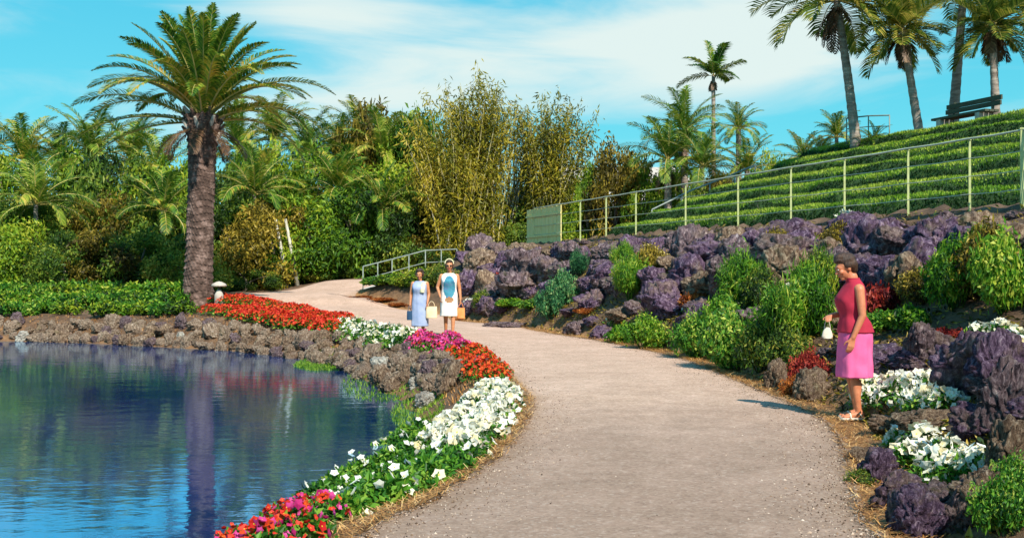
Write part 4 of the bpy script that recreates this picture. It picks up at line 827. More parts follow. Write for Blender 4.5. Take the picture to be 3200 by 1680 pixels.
railing('ramp_railing',[(x,y,g0(np.array([(x,y)]))[0]) for x,y in rp],0.95,'grey metal railing with kerb beside the rising ramp, left of the two women','grey_metal',(1,.5),.022,7,True)
x,y,z=-5.75,40.75,hz(-5.75,40.75)
def wpt(px,py,d): a,b=wp(px,py,d); return (a,d,b)
railing('slope_railing',[wpt(1640,575,35.9),wpt(1740,525,36.6),wpt(1830,490,37.4),wpt(1900,460,38)],.62,'thin grey handrail climbing behind the left end of the lawn','grey_metal',(1,),.025,5)
railing('hill_railing',[wpt(2130,350,32.5),wpt(2185,345,31.8),wpt(2238,345,31)],.62,'short thin pipe handrail beside the leftmost tall hilltop palm','grey_metal',(1,.5),.018,3)
# ------------------------------------------------------------------ bench on the hilltop
def bench(px,L_,label,d,z):
    x=(px-1288)/F0*d; o=empty('park_bench',(x,d,z),label,'bench','benches on the hilltop',math.atan2(FD[1],FD[0])+math.pi)
    for k in range(3): V,Fq=box((0,.02+.155*k,.44),(L_,.14,.06)); g=G(); g.add(V,Fq); g.build('seat_plank',MT['wood_dark'],o)
    for k in range(2): V,Fq=box((0,.46+.03*k,.66+.14*k),(L_,.05,.12)); g=G(); g.add(V,Fq); g.build('back_plank',MT['wood_dark'],o)
    for s in (-1,1):
        g=G(); V,Fq=box((s*L_*.36,.16,.2),(.16,.42,.42)); g.add(V,Fq); g.build('leg',MT['stone_pale'],o)
        V,Fq=tube([(s*L_*.36,.42,.3),(s*L_*.36,.53,.9)],.035,4); g=G(); g.add(V,Fq); g.build('back_support',MT['wood_dark'],o)
    return o
bench(2412,2.0,'dark weathered bench between the palms on the hilltop',28.9,5.2)
bench(2680,2.0,'second dark bench cut off by the right edge of the photo',26.5,5.3)
# ------------------------------------------------------------------ mushroom lamp by the date palm, small lamps, far house
p=hit(553,748); d=p.y; x=(551-1288)/F0*37.2; z=hz(x,37.2); o=empty('garden_lamp',(x,37.2,z-.05),'low garden lamp with flat mushroom cap beside the date palm','lamp')
V,Fq=tube([(0,0,0),(0,0,.45),(0,0,.62)],[.17,.15,.06],12); g=G(); g.add(V,Fq); g.build('post',MT['stone_pale'],o,True)
V,Fq=tube([(0,0,.72),(0,0,.75),(0,0,.82),(0,0,.88),(0,0,.9)],[.22,.27,.22,.1,.02],20); g=G(); g.add(V,Fq); g.build('cap',MT['stone_pale'],o,True)
V,Fq=tube([(0,0,.6),(0,0,.74)],[.05,.05],8); g=G(); g.add(V,Fq); g.build('stem',MT['wood_dark'],o,True)
x,z=wp(1540,470,72); gz=hz(x,72); o=empty('white_house',(x,72,gz),'white house glimpsed between the bamboo and the palms','house')
g=G(); V,Fq=box((0,0,(z-gz)/2),(9,6,z-gz)); g.add(V,Fq); g.build('wall',MT['plaster'],o)
g=G(); V=np.array([(-5,-3.5,z-gz),(5,-3.5,z-gz),(5,3.5,z-gz),(-5,3.5,z-gz),(-4,0,z-gz+1.3),(4,0,z-gz+1.3)]); g.add(V,[(0,1,5,4),(2,3,4,5)]); g.add(V,[(1,2,5),(3,0,4)]); g.add(V,[(3,2,1,0)]); g.build('roof',MT['stone_pale'],o)
for k in (-2.6,0,2.6): V,Fq=box((k,-3.02,(z-gz)*.62),(1.1,.06,1.2)); g=G(); g.add(V,Fq); g.build('window',MT['wood_dark'],o)
# ------------------------------------------------------------------ people
V3=lambda *a: np.array(a,float)
def capsule(g,p0,p1,r0,r1,n=12,flat=None):
    """tapered capsule; flat=(axis vector, factor) squashes the cross-section along that axis"""
    p0=np.array(p0,float); p1=np.array(p1,float); d=p1-p0; Ln=np.linalg.norm(d); d=d/max(Ln,1e-6)
    ref=V3(1,0,0) if abs(d[0])<.8 else V3(0,1,0); U=norm(np.cross(d,ref)); W=np.cross(d,U)
    ring=[]
    for a in (-80,-55,-30,0): ring.append((r0*math.sin(R(a)),r0*math.cos(R(a))))
    for t in (.33,.66): ring.append((Ln*t,r0+(r1-r0)*t))
    for a in (0,30,55,80): ring.append((Ln+r1*math.sin(R(a)),r1*math.cos(R(a))))
    A=np.linspace(0,2*np.pi,n,endpoint=False); V=[]
    for s,r in ring: V.append(p0+d*s+r*(np.cos(A)[:,None]*U+np.sin(A)[:,None]*W))
    V=np.concatenate(V)
    if flat is not None:
        ax,f=norm(np.array(flat[0],float)),flat[1]; c=(p0+p1)/2
        for_ = ((V-c)@ax)-(((V-c)@d)*(ax@d)); V=V+np.outer(for_*(f-1),ax-d*(ax@d))
    m=len(ring); F=[(i*n+j,i*n+(j+1)%n,(i+1)*n+(j+1)%n,(i+1)*n+j) for i in range(m-1) for j in range(n)]
    V=np.vstack([V,p0-d*r0,p1+d*r1]); a=len(V)-2; g.add(V,F); g.n-=len(V)
    T=[(a,(j+1)%n,j) for j in range(n)]+[(a+1,(m-1)*n+j,(m-1)*n+(j+1)%n) for j in range(n)]
    g.F.append(np.array(T)+g.n); g.M.append(np.zeros(len(T),int)); g.V.append(np.zeros((0,3))); g.T.append(np.zeros(0)); g.n+=len(V)
def ell(g,c,r,n=14):
    c=np.array(c,float); th=np.linspace(0,np.pi,n)[1:-1]; A=np.linspace(0,2*np.pi,2*n,endpoint=False)
    V=np.array([(math.sin(t)*math.cos(a)*r[0],math.sin(t)*math.sin(a)*r[1],math.cos(t)*r[2]) for t in th for a in A])+c; m=len(th); k=2*n
    F=[(i*k+j,(i+1)*k+j,(i+1)*k+(j+1)%k,i*k+(j+1)%k) for i in range(m-1) for j in range(k)]
    V=np.vstack([V,c+[0,0,r[2]],c-[0,0,r[2]]]); b=m*k; g.add(V,F); g.n-=len(V)
    T=[(b,j,(j+1)%k) for j in range(k)]+[(b+1,(m-1)*k+(j+1)%k,(m-1)*k+j) for j in range(k)]
    g.F.append(np.array(T)+g.n); g.M.append(np.zeros(len(T),int)); g.V.append(np.zeros((0,3))); g.T.append(np.zeros(0)); g.n+=len(V)
def fuse(g,name,mat,parent,vox,sm_=4):
    o=g.build(name,mat,parent,True); m=o.modifiers.new('fuse','REMESH'); m.mode='VOXEL'; m.voxel_size=vox; m.use_smooth_shade=True
    s=o.modifiers.new('smooth','CORRECTIVE_SMOOTH') if False else o.modifiers.new('smooth','SMOOTH'); s.factor=.5; s.iterations=sm_; return o
def hand(g,w,d,pn,side,curl,s=1.0):
    """w wrist, d hand direction, pn palm normal, side: direction of the thumb; curl in degrees per joint"""
    d=norm(np.array(d,float)); pn=norm(np.array(pn,float)-d*(np.array(pn,float)@d)); t=np.array(side,float); t=norm(t-d*(t@d)-pn*(t@pn))
    w=np.array(w,float)
    for k,(off,L1) in enumerate([(.027,.072),(.009,.078),(-.009,.074),(-.027,.060)]):
        kn=w+d*.085*s+t*off*s; capsule(g,w+t*off*.55*s,kn,.0145*s,.0115*s,8)
        p=kn; a=R(curl*(.6+.12*k)); dd=d
        for j,(f,r) in enumerate(((.45,.0095),(.32,.0085),(.23,.0075))):
            dd=norm(dd*math.cos(a)+pn*math.sin(a)); q=p+dd*L1*f*s; capsule(g,p,q,r*s,r*.9*s,8); p=q
            pn2=pn; a=R(curl)
            # rotate the running palm normal with the finger
            pn_l=norm(pn-dd*(pn@dd)); dd=dd if j==2 else norm(dd*math.cos(a*.0)+pn_l*0)
            pn=pn
    b=w+d*.03*s+t*.028*s; m_=b+norm(d*.7+t*.75+pn*.25)*.04*s; e=m_+norm(d*.95+t*.15+pn*.35)*.034*s
    capsule(g,w+t*.012*s,b,.015*s,.014*s,8); capsule(g,b,m_,.0125*s,.0105*s,8); capsule(g,m_,e,.0102*s,.0085*s,8)
def skin(name,a,b):
    m,nt,N,L,B=newmat(name); n=nz(nt,9,4,.6,coords(nt)); r=ramp(nt,[(.35,a),(.65,b)]); L.new(n.outputs['Fac'],r.inputs[0]); L.new(r.outputs[0],B.inputs['Base Color'])
    B.inputs['Roughness'].default_value=.5; B.inputs['Subsurface Weight'].default_value=.08; B.inputs['Subsurface Radius'].default_value=(.02,.008,.005); return m
MT['skin_red']=skin('sunburnt_skin',(.52,.17,.08),(.64,.24,.12)); MT['skin_tan']=skin('tanned_skin',(.5,.19,.08),(.62,.27,.13))
MT['hair']=plain('brown_hair',[(.3,(.015,.007,.005)),(.7,(.09,.04,.02))],14,.5,1,.01,30,vec=(3,3,.6))
def cloth(name,a,b,s=25): return plain(name,[(.3,a),(.7,b)],5,.85,.4,.004,s)
MT['blouse']=cloth('crimson_cloth',(.33,.008,.03),(.5,.02,.06)); MT['pink']=cloth('pink_cloth',(.74,.09,.27),(.86,.16,.38)); MT['white_cloth']=cloth('white_cloth',(.8,.78,.72),(.9,.88,.84))
MT['blue_cloth']=cloth('pale_blue_grey_cloth',(.26,.34,.55),(.42,.48,.66)); MT['print_blue']=plain('blue_print',[(.35,(.02,.1,.22)),(.5,(.05,.28,.38)),(.65,(.12,.2,.4))],9,.85,0); MT['print_rust']=cloth('rust_print',(.3,.12,.05),(.5,.3,.15))
MT['cream_bag']=cloth('cream_orange_bag',(.8,.55,.3),(.9,.72,.5)); MT['navy']=cloth('navy_bag',(.01,.04,.1),(.02,.08,.16)); MT['orange_cloth']=cloth('orange_cloth',(.75,.22,.05),(.85,.35,.12)); MT['yellow_cloth']=cloth('pale_yellow_cloth',(.75,.68,.38),(.85,.8,.55))
MT['sandal']=cloth('pale_leather',(.6,.5,.4),(.75,.68,.58)); MT['dark']=plain('dark_glass',[(.3,(.01,.01,.012)),(.7,(.02,.02,.02))],3,.2,0); MT['eye']=plain('eye_white',[(.3,(.7,.68,.65)),(.7,(.8,.78,.75))],3,.3,0); MT['lip']=cloth('lips',(.5,.06,.06),(.6,.1,.08))
def loft(secs,n=56,folds=0,nf=9,seed=0):
    """secs: (cx,cy,z,rx,ry); returns V,F with the sections densified"""
    S=catmull(np.array(secs),6) ; k=len(S); A=np.linspace(0,2*np.pi,n,endpoint=False); V=[]
    for i,(cx,cy,z,rx,ry) in enumerate(S):
        q=i/(k-1); w=1+folds*(1-q)*(np.sin(A*nf+seed)+.5*np.sin(A*(nf*2-1)+1+seed+z*4))+.012*np.sin(A*4+z*30+seed)*(folds>0)
        V.append(np.stack([cx+np.sign(np.cos(A))*np.abs(np.cos(A))**.9*rx*w,cy+np.sign(np.sin(A))*np.abs(np.sin(A))**.9*ry*w,np.full(n,z)],1))
    V=np.concatenate(V); F=[(i*n+j,i*n+(j+1)%n,(i+1)*n+(j+1)%n,(i+1)*n+j) for i in range(k-1) for j in range(n)]; return V,F
def garment(name,mat,parent,secs,th=.006,**k):
    V,F=loft(secs,**k); g=G(); g.add(V,F); o=g.build(name,mat,parent,True); m=o.modifiers.new('thickness','SOLIDIFY'); m.thickness=th; m.offset=1; return o
def head(g,c,tilt,turn=0):
    """skull, jaw, nose, ears around the head centre c (ear height), face toward -Y rotated down by tilt"""
    ct,st=math.cos(tilt),math.sin(tilt)
    def T(x,y,z): return c+V3(x,y*ct-z*st*-1*(-1),y*st*1+z*ct) if False else c+V3(x,y*ct+z*-st*-1*-1, z*ct+y*st)
    g2=G(); ell(g2,(0,.012,.035),(.074,.092,.098)); ell(g2,(0,-.022,-.035),(.056,.066,.075)); ell(g2,(0,-.062,-.088),(.026,.024,.024)); ell(g2,(0,-.05,.02),(.058,.05,.05))
    capsule(g2,(0,-.090,.015),(0,-.112,-.022),.0085,.0125,8); capsule(g2,(-.012,-.10,-.026),(.012,-.10,-.026),.009,.009,8)
    capsule(g2,(-.018,-.088,-.052),(.018,-.088,-.052),.0085,.0085,8); capsule(g2,(-.014,-.086,-.063),(.014,-.086,-.063),.0085,.0085,8)
    for s in (-1,1): capsule(g2,(s*.018,-.094,.032),(s*.045,-.078,.034),.009,.008,8); ell(g2,(s*.04,-.066,-.02),(.024,.026,.024)); ell(g2,(s*.074,.012,-.005),(.010,.020,.032))
    for V,Fq,M_,Tt in zip(g2.V,g2.F,g2.M,g2.T):
        pass
    V=np.concatenate(g2.V); V=rotx(V,tilt)+c
    base=g.n; g.V.append(V); g.T.append(np.full(len(V),.5))
    for Fq in g2.F: g.F.append(Fq+base); g.M.append(np.zeros(len(Fq),int))
    g.n+=len(V)
def rotx(V,t): c_,s_=math.cos(t),math.sin(t); V=np.asarray(V,float); return np.stack([V[...,0],V[...,1]*c_-V[...,2]*s_,V[...,1]*s_+V[...,2]*c_],-1)
def face_bits(root,c,tilt,glasses=False):
    for s in (-1,1):
        if glasses: g=G(); ell(g,(0,0,0),(.026,.006,.02),8); g.V[0]=rotx(g.V[0]+V3(s*.033,-.098,.012),tilt)+c; g.build('sunglass_lens',MT['dark'],root,True); continue
        g=G(); ell(g,(0,0,0),(.012,.008,.007),8); g.V[0]=rotx(g.V[0]+V3(s*.031,-.087,.012),tilt)+c; e=g.build('eye',MT['eye'],root,True)
        g=G(); ell(g,(0,0,0),(.0055,.004,.0055),8); g.V[0]=rotx(g.V[0]+V3(s*.031,-.0935,.012),tilt)+c; g.build('iris',MT['dark'],e,True)
        g=G(); capsule(g,V3(s*.018,-.101,.034),V3(s*.045,-.088,.036),.0035,.0025,6); g.V[0]=rotx(g.V[0],tilt)+c; g.V[1:]=[v for v in g.V[1:]]; g.build('eyebrow',MT['hair'],root,True)
    g=G(); ell(g,(0,0,0),(.021,.006,.0085),8); g.V[0]=rotx(g.V[0]+V3(0,-.096,-.057),tilt)+c; g.build('lips',MT['lip'],root,True)
def hairdo(root,c,tilt,parts,vox=.008,mat='hair'):
    g=G()
    for p,r in parts: ell(g,(0,0,0),r,12); 
    k=0
    for (p,r) in parts:
        g.V[2*k]=rotx(g.V[2*k]+np.array(p),tilt)+c; k+=1
    return fuse(g,'hair',MT[mat],root,vox,2)
def torso(g,s=1,bust=True,lean=0):
    ell(g,(0,.0,1.20*s),(.145,.098,.16)); ell(g,(0,0,1.05*s),(.122,.088,.14)); ell(g,(0,.01,.93*s),(.165,.115,.13)); ell(g,(0,.01,1.31*s),(.155,.075,.07))
    for q in (-1,1):
        if bust: ell(g,(q*.065,-.08,1.2*s),(.06,.055,.06))
        ell(g,(q*.08,.06,.9*s),(.085,.075,.09)); ell(g,(q*.165,.01,1.315*s),(.052,.052,.052))
    capsule(g,(0,.015,1.33*s),(0,-.005,1.44*s),.056,.05,12)
def limb(g,pts,rs_):
    for a,b,r0,r1 in zip(pts[:-1],pts[1:],rs_[:-1],rs_[1:]): capsule(g,a,b,r0,r1,12)
def leg(g,hip,knee,ank,toe_dir):
    hip,knee,ank=map(lambda q:np.array(q,float),(hip,knee,ank)); limb(g,[hip,knee],[.088,.056]); ax=norm(ank-knee)
    back=norm(-np.array(toe_dir,float)); calf=knee+(ank-knee)*.3+back*.022
    capsule(g,knee,knee+(ank-knee)*.55,.052,.042); capsule(g,calf,knee+(ank-knee)*.6+back*.008,.046,.034); capsule(g,knee+(ank-knee)*.5,ank,.042,.031)
    t=norm(np.array(toe_dir,float)); s_=np.cross(t,[0,0,1]); h=ank-V3(0,0,ank[2]-.0)  # point on the sole under the ankle
    h[2]=ank[2]-.07; capsule(g,ank,h+V3(0,0,.035)-t*.03,.033,.032); capsule(g,h+t*.02+V3(0,0,.035),h+t*.12+V3(0,0,.022),.034,.022,12); capsule(g,h+t*.10+s_*.012+V3(0,0,.02),h+t*.165+s_*.01+V3(0,0,.015),.02,.013); capsule(g,h+t*.10-s_*.018+V3(0,0,.018),h+t*.15-s_*.02+V3(0,0,.013),.019,.012)
    return h
def sandal(root,h,t,mat):
    t=norm(np.array(t,float)); s_=np.cross(t,[0,0,1]); g=G(); out=[(-.07,.028),(-.04,.036),(.02,.034),(.08,.042),(.13,.043),(.17,.03),(.185,.008)]
    P_=[h+t*a+s_*b for a,b in out]+[h+t*a-s_*b for a,b in out[::-1]]; n=len(P_); P_=np.array(P_); V=np.vstack([P_-[0,0,.012],P_+[0,0,.006]])
    F=[(i,(i+1)%n,n+(i+1)%n,n+i) for i in range(n)]; F+=[(i,n-1-i,n-2-i,i+1)[::-1] for i in range(n//2-1)]; F+=[(n+i,2*n-1-i,2*n-2-i,n+i+1) for i in range(n//2-1)]; g.add(V,F)
    a=np.linspace(0,np.pi,9)[:,None]; arc=h+t*.09+s_*np.cos(a)*.043+V3(0,0,1)*np.sin(a)*.048; V,Fq=tube(arc,.009,6); g.add(V,Fq); arc=h-t*.035+s_*np.cos(a)*.037+V3(0,0,1)*np.sin(a)*.075+t*np.sin(a)*.05; V,Fq=tube(arc,.006,6); g.add(V,Fq); g.build('sandal',MT[mat],root)

# --- woman in pink skirt, in profile facing the pond
d=11.15; x0=(2146-1288)/F0*d; z0=hz(x0,d)+.012
P1=empty('person',(x0,d,z0),'woman in crimson sleeveless blouse and pink skirt standing in profile at the right path edge','person',rz=R(-90))
g=G(); torso(g,1); hc=V3(0,-.075,1.525); head(g,hc,R(20))
capsule(g,(0,.0,1.38),(0,-.055,1.47),.052,.05)
L_=1
limb(g,[(.175,.01,1.31),(.205,.03,1.05)],[.05,.038]); limb(g,[(.205,.03,1.05),(.205,-.065,.83)],[.038,.026]); hand(g,(.205,-.065,.825),(.0,-.28,-1),(-1,0,0),(0,-1,0),22)
limb(g,[(-.175,.01,1.31),(-.2,.0,1.06)],[.05,.038]); limb(g,[(-.2,.0,1.06),(-.10,-.19,1.04)],[.038,.027]); hand(g,(-.095,-.20,1.04),(.85,-.5,-.05),(0,.3,-1),(.2,-1,.2),38)
h1=leg(g,(.085,.01,.86),(.085,-.02,.47),(.08,.03,.085),(0,-1,-.0)); h2=leg(g,(-.085,.01,.86),(-.08,-.01,.47),(-.08,.06,.085),(0,-1,0))
body=fuse(g,'body',MT['skin_red'],P1,.0065,5)
face_bits(P1,hc,R(20))
hairdo(P1,hc,R(20),[((0,.03,.075),(.088,.10,.075)),((0,.065,.02),(.084,.065,.085)),((0,-.045,.10),(.066,.05,.035)),((0,.07,-.03),(.062,.045,.055)),((.07,.02,.03),(.02,.045,.045)),((-.07,.02,.03),(.02,.045,.045)),((0,-.01,.125),(.07,.075,.045))])
garment('blouse',MT['blouse'],P1,[(0,.022,.875,.188,.168),(0,.012,.97,.166,.145),(0,-.005,1.05,.142,.118),(0,-.02,1.14,.156,.135),(0,-.03,1.21,.163,.142),(0,-.008,1.29,.172,.112),(0,.005,1.345,.155,.085),(0,.008,1.375,.10,.07),(0,.0,1.40,.066,.064),(0,-.008,1.425,.062,.062)],folds=.022,nf=7,th=.008)
garment('skirt',MT['pink'],P1,[(0,.01,.425,.195,.172),(0,.01,.55,.193,.168),(0,.012,.7,.19,.16),(0,.02,.82,.186,.16),(0,.02,.90,.172,.15),(0,.005,.96,.14,.11)],folds=.04,nf=7)
for h,q in ((h1,1),(h2,-1)): sandal(P1,h,(0,-1,0),'sandal')
# handbag hanging from her right hand
wx=x0-.25; hb=empty('handbag',(x0-.245,d+.06,z0+.76),'small cream handbag held by the woman in pink skirt','handbag'); hb.scale=(.62,.62,.72); hb.location.z+=.05
g=G(); V,Fq=loft([(0,0,0,.075,.035),(0,0,.03,.09,.042),(0,0,.10,.07,.034),(0,0,.15,.035,.02),(0,0,.155,.005,.004)],24); g.add(V,Fq); V,Fq=tube([(0,0,.0),(0,0,.004)],[.07,.07],12); g.add(V,Fq); g.build('pouch',MT['sandal'],hb,True)
a=np.linspace(0,np.pi,11); V,Fq=tube(np.stack([.05*np.cos(a),0*a,.11+.15*np.sin(a)],1),.006,6); g=G(); g.add(V,Fq); g.build('strap',MT['sandal'],hb,True)

# --- woman in white dress, walking toward the camera
def walker(px,d,s,skinm,label,yaw):
    x=(px-1288)/F0*d; o=empty('person',(x,d,float(g0(np.array([(x,d)]))[0])+.03),label,'person',rz=yaw,sc=s); return o,x,d
P2,x2,d2=walker(1130,25.0,1.05,None,'woman in short white dress with blue oval print on the path, right of the pair',R(4))
g=G(); torso(g); hc=V3(0,-.02,1.535); head(g,hc,R(6))
limb(g,[(.175,.01,1.31),(.225,.02,1.05)],[.048,.037]); limb(g,[(.225,.02,1.05),(.245,-.03,.82)],[.037,.026]); hand(g,(.245,-.03,.815),(.05,-.1,-1),(-1,0,0),(0,-1,0),30)
limb(g,[(-.175,.01,1.31),(-.255,.05,1.07)],[.048,.037]); limb(g,[(-.255,.05,1.07),(-.20,-.1,.88)],[.037,.026]); hand(g,(-.20,-.105,.875),(.1,-.4,-1),(1,0,0),(0,-1,0),25)
h1=leg(g,(.085,.0,.86),(.085,-.06,.47),(.075,-.09,.09),(.1,-1,0)); h2=leg(g,(-.085,.01,.86),(-.075,.0,.48),(-.07,.10,.10),(-.1,-1,0))
fuse(g,'body',MT['skin_tan'],P2,.008,4); face_bits(P2,hc,R(6),True)
hairdo(P2,hc,R(6),[((0,.035,.06),(.09,.09,.08)),((0,.06,-.02),(.085,.06,.08)),((0,-.04,.105),(.07,.05,.032)),((.07,.025,.0),(.022,.05,.07)),((-.07,.025,.0),(.022,.05,.07))],.01)
g=G(); a=np.linspace(-.1,np.pi+.1,17); V,Fq=tube(np.stack([.092*np.cos(a),-.01+0*a,.05+.1*np.sin(a)],1),.013,6); g.add(V,Fq); g.V[0]=rotx(g.V[0],R(6))+hc; g.build('headband',MT['yellow_cloth'],P2,True)
V,Fq=loft([(0,.01,.45,.195,.15),(0,.01,.6,.185,.145),(0,.012,.8,.18,.14),(0,.01,.93,.175,.133),(0,-.005,1.06,.152,.12),(0,-.025,1.2,.165,.142),(0,-.005,1.29,.168,.108),(0,.005,1.34,.14,.082),(0,.0,1.375,.09,.07)],64,.018,7)
Fq=np.array(Fq); ce=V[Fq].mean(1); fr=ce[:,1]<-.03; mi=np.where(fr&((ce[:,0]/.125)**2+((ce[:,2]-1.07)/.25)**2<1),1,0); mi=np.where(fr&((ce[:,0]/.1)**2+((ce[:,2]-.80)/.06)**2<1),2,mi)
g=G(); g.add(V,Fq); g.M=[mi]; o=g.build('dress',[MT['white_cloth'],MT['print_blue'],MT['print_rust']],P2,True); m=o.modifiers.new('thickness','SOLIDIFY'); m.thickness=.006; m.offset=1
for h in (h1,h2): sandal(P2,h,(0,-1,0),'blouse')
def bag(name,x,y,z,w,t,h,mat,label,handle=.12):
    o=empty(name,(x,y,z),label,'bag'); g=G(); V,Fq=loft([(0,0,0,w*.48,t*.45),(0,0,h*.1,w*.5,t*.5),(0,0,h*.6,w*.5,t*.42),(0,0,h,w*.47,t*.25)],28,.01,5); V=V.copy(); g.add(V,Fq); V,Fq=box((0,0,.004),(w*.8,t*.6,.012)); g.add(V,Fq); g.build('pouch',MT[mat],o,True)
    for s in (-1,1): a=np.linspace(0,np.pi,11); V,Fq=tube(np.stack([w*.28*np.cos(a),s*t*.2*(1-np.sin(a)*.8),h-.01+handle*np.sin(a)],1),.006,6); g=G(); g.add(V,Fq); g.build('handle',MT[mat],o,True)
    return o
gz2=P2.location.z
bag('beach_bag',x2+.27,d2-.05,gz2+.42,.18,.10,.24,'orange_cloth','orange cloth bag in the hand of the woman in white dress')
# --- woman in pale blue dress
P3,x3,d3=walker(1056,24.4,.93,None,'woman in pale blue sleeveless dress on the path, left of the pair',R(-6))
g=G(); torso(g); hc=V3(0,-.03,1.53); head(g,hc,R(12))
limb(g,[(.175,.01,1.31),(.215,.03,1.06)],[.048,.037]); limb(g,[(.215,.03,1.06),(.20,-.08,.86)],[.037,.026]); hand(g,(.20,-.085,.855),(.05,-.2,-1),(-1,0,0),(0,-1,0),35)
limb(g,[(-.175,.01,1.31),(-.22,.02,1.06)],[.048,.037]); limb(g,[(-.22,.02,1.06),(-.225,-.04,.82)],[.037,.026]); hand(g,(-.225,-.045,.815),(0,-.1,-1),(1,0,0),(0,-1,0),35)
h1=leg(g,(.085,.01,.86),(.08,-.03,.47),(.07,.08,.10),(.1,-1,0)); h2=leg(g,(-.085,.0,.86),(-.085,-.07,.47),(-.08,-.10,.09),(-.1,-1,0))
fuse(g,'body',MT['skin_tan'],P3,.008,4); face_bits(P3,hc,R(12))
hairdo(P3,hc,R(12),[((0,.035,.065),(.098,.1,.085)),((0,.06,-.01),(.095,.07,.085)),((0,-.03,.11),(.078,.06,.036)),((.08,.02,.01),(.028,.06,.06)),((-.08,.02,.01),(.028,.06,.06))],.01)
garment('dress',MT['blue_cloth'],P3,[(0,.01,.30,.2,.16),(0,.01,.5,.195,.155),(0,.012,.75,.188,.147),(0,.01,.93,.178,.137),(0,-.005,1.06,.156,.122),(0,-.025,1.2,.168,.144),(0,-.005,1.29,.168,.108),(0,.005,1.34,.14,.082),(0,.0,1.375,.09,.07)],folds=.04,nf=7)
g=G(); S=np.array([(.10,.11,1.12,.05,.012),(.115,.10,1.25,.05,.02),(.12,.055,1.35,.05,.02),(.115,-.03,1.365,.05,.02),(.105,-.12,1.3,.05,.02),(.09,-.165,1.2,.055,.02),(.085,-.165,1.1,.05,.012)])
Sx=catmull(S,5); Vv=[]; 
for cx,cy,z,w_,t_ in Sx: Vv+= [(cx-w_,cy,z),(cx+w_,cy,z)]
n_=len(Sx); g.add(Vv,[(2*i,2*i+1,2*i+3,2*i+2) for i in range(n_-1)]); o=g.build('scarf',MT['yellow_cloth'],P3,True); m=o.modifiers.new('thickness','SOLIDIFY'); m.thickness=.02; m.offset=1
for h in (h1,h2): sandal(P3,h,(0,-1,0),'sandal')
gz3=P3.location.z
bag('tote_bag',x3+.27,d3-.12,gz3+.46,.25,.10,.26,'cream_bag','square cream and orange tote bag held between the two women')
bag('shoulder_bag',x3-.22,d3-.07,gz3+.42,.12,.08,.2,'navy','small navy bag hanging from the hand of the woman in pale blue dress')
# ------------------------------------------------------------------ light, sky, camera
SD=Vector((.30,-.72,.74)).normalized()
sl=bpy.data.lights.new('sun','SUN'); sl.energy=4.9; sl.angle=R(.6); sl.color=(1,.93,.80)
so=bpy.data.objects.new('sun',sl); C.objects.link(so); so.rotation_euler=SD.to_track_quat('Z','Y').to_euler(); so.location=(0,0,40)
w=bpy.data.worlds.new('World'); bpy.context.scene.world=w; w.use_nodes=True; nt=w.node_tree; N=nt.nodes; L=nt.links
bg=N['Background']; bg.inputs['Strength'].default_value=.15
sk=N.new('ShaderNodeTexSky'); sk.sky_type='NISHITA'; sk.sun_disc=False
sk.sun_elevation=math.asin(SD.z); sk.sun_rotation=math.atan2(SD.x,SD.y); sk.dust_density=.4; sk.ozone_density=1.5
tc=N.new('ShaderNodeTexCoord').outputs['Generated']
sx=N.new('ShaderNodeSeparateXYZ'); L.new(tc,sx.inputs[0])
# cyan daylight: the physical sky blended with a turquoise that deepens with elevation
el=ramp(nt,[(0,(1.0,3.7,4.1)),(.12,(.24,3.3,4.0)),(.3,(.08,2.7,3.9)),(1,(.3,1.5,3.2))]); L.new(sx.outputs['Z'],el.inputs[0])
base=mixc(nt,.85,sk.outputs[0],el.outputs[0])
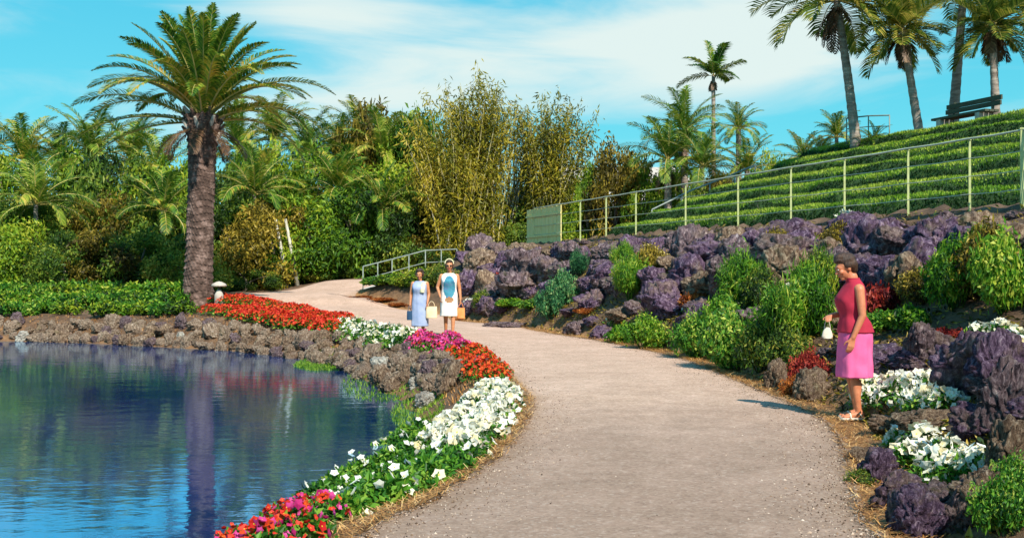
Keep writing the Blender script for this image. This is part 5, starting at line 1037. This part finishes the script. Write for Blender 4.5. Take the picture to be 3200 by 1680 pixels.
# streaky cloud: noise in direction space, stretched along the horizon and tilted
mp=N.new('ShaderNodeMapping'); mp.inputs['Rotation'].default_value=(0,R(-6),0); mp.inputs['Scale'].default_value=(2.6,2.6,13); L.new(tc,mp.inputs[0])
cn=nz(nt,1.35,8,.6,mp.outputs[0],.7)
def blob(px,py,wx,wy,amp):
    d=Vector(((px-1288)/F0,1,(HOR-py)/F0)).normalized()
    s=N.new('ShaderNodeVectorMath'); s.operation='SUBTRACT'; L.new(tc,s.inputs[0]); s.inputs[1].default_value=d
    k=N.new('ShaderNodeVectorMath'); k.operation='MULTIPLY'; L.new(s.outputs[0],k.inputs[0]); k.inputs[1].default_value=(F0/wx,0,F0/wy)
    l=N.new('ShaderNodeVectorMath'); l.operation='LENGTH'; L.new(k.outputs[0],l.inputs[0])
    e=mathn(nt,'SUBTRACT',1,l.outputs['Value'],clamp=True); fr=mathn(nt,'GREATER_THAN',sx.outputs['Y'],0)
    return mathn(nt,'MULTIPLY',mathn(nt,'MULTIPLY',e,amp),fr)
acc=None
for b in ((1480,110,1000,200,.42),(820,20,420,90,.4),(1800,170,560,150,.36),(1000,230,500,130,.28),(1850,70,350,150,.35),(650,300,400,90,.2)):
    q=blob(*b); acc=q if acc is None else mathn(nt,'ADD',acc,q)
f=mathn(nt,'ADD',cn.outputs['Fac'],acc); cr=ramp(nt,[(.46,(0,0,0)),(1.02,(1,1,1))]); cr.color_ramp.interpolation='EASE'; L.new(f,cr.inputs[0])
col=mixc(nt,mathn(nt,'MULTIPLY',cr.outputs[0],.92),base,(4.1,4.6,4.4))
L.new(col,bg.inputs['Color'])
cd=bpy.data.cameras.new('camera'); co=bpy.data.objects.new('camera',cd); C.objects.link(co); bpy.context.scene.camera=co
co.location=(0,0,EYE); co.rotation_euler=(R(90.187),0,0); cd.sensor_width=36; cd.lens=36*F0/2576; cd.clip_end=3000; cd.clip_start=.05
sc=bpy.context.scene; vs=sc.view_settings; sc.display_settings.display_device='sRGB'; vs.view_transform='Standard'; vs.look='None'; vs.exposure=.42; vs.gamma=1
sc.cycles.max_bounces=6; sc.cycles.transparent_max_bounces=4; sc.cycles.caustics_reflective=False; sc.cycles.caustics_refractive=False
sc.cycles.use_denoising=True
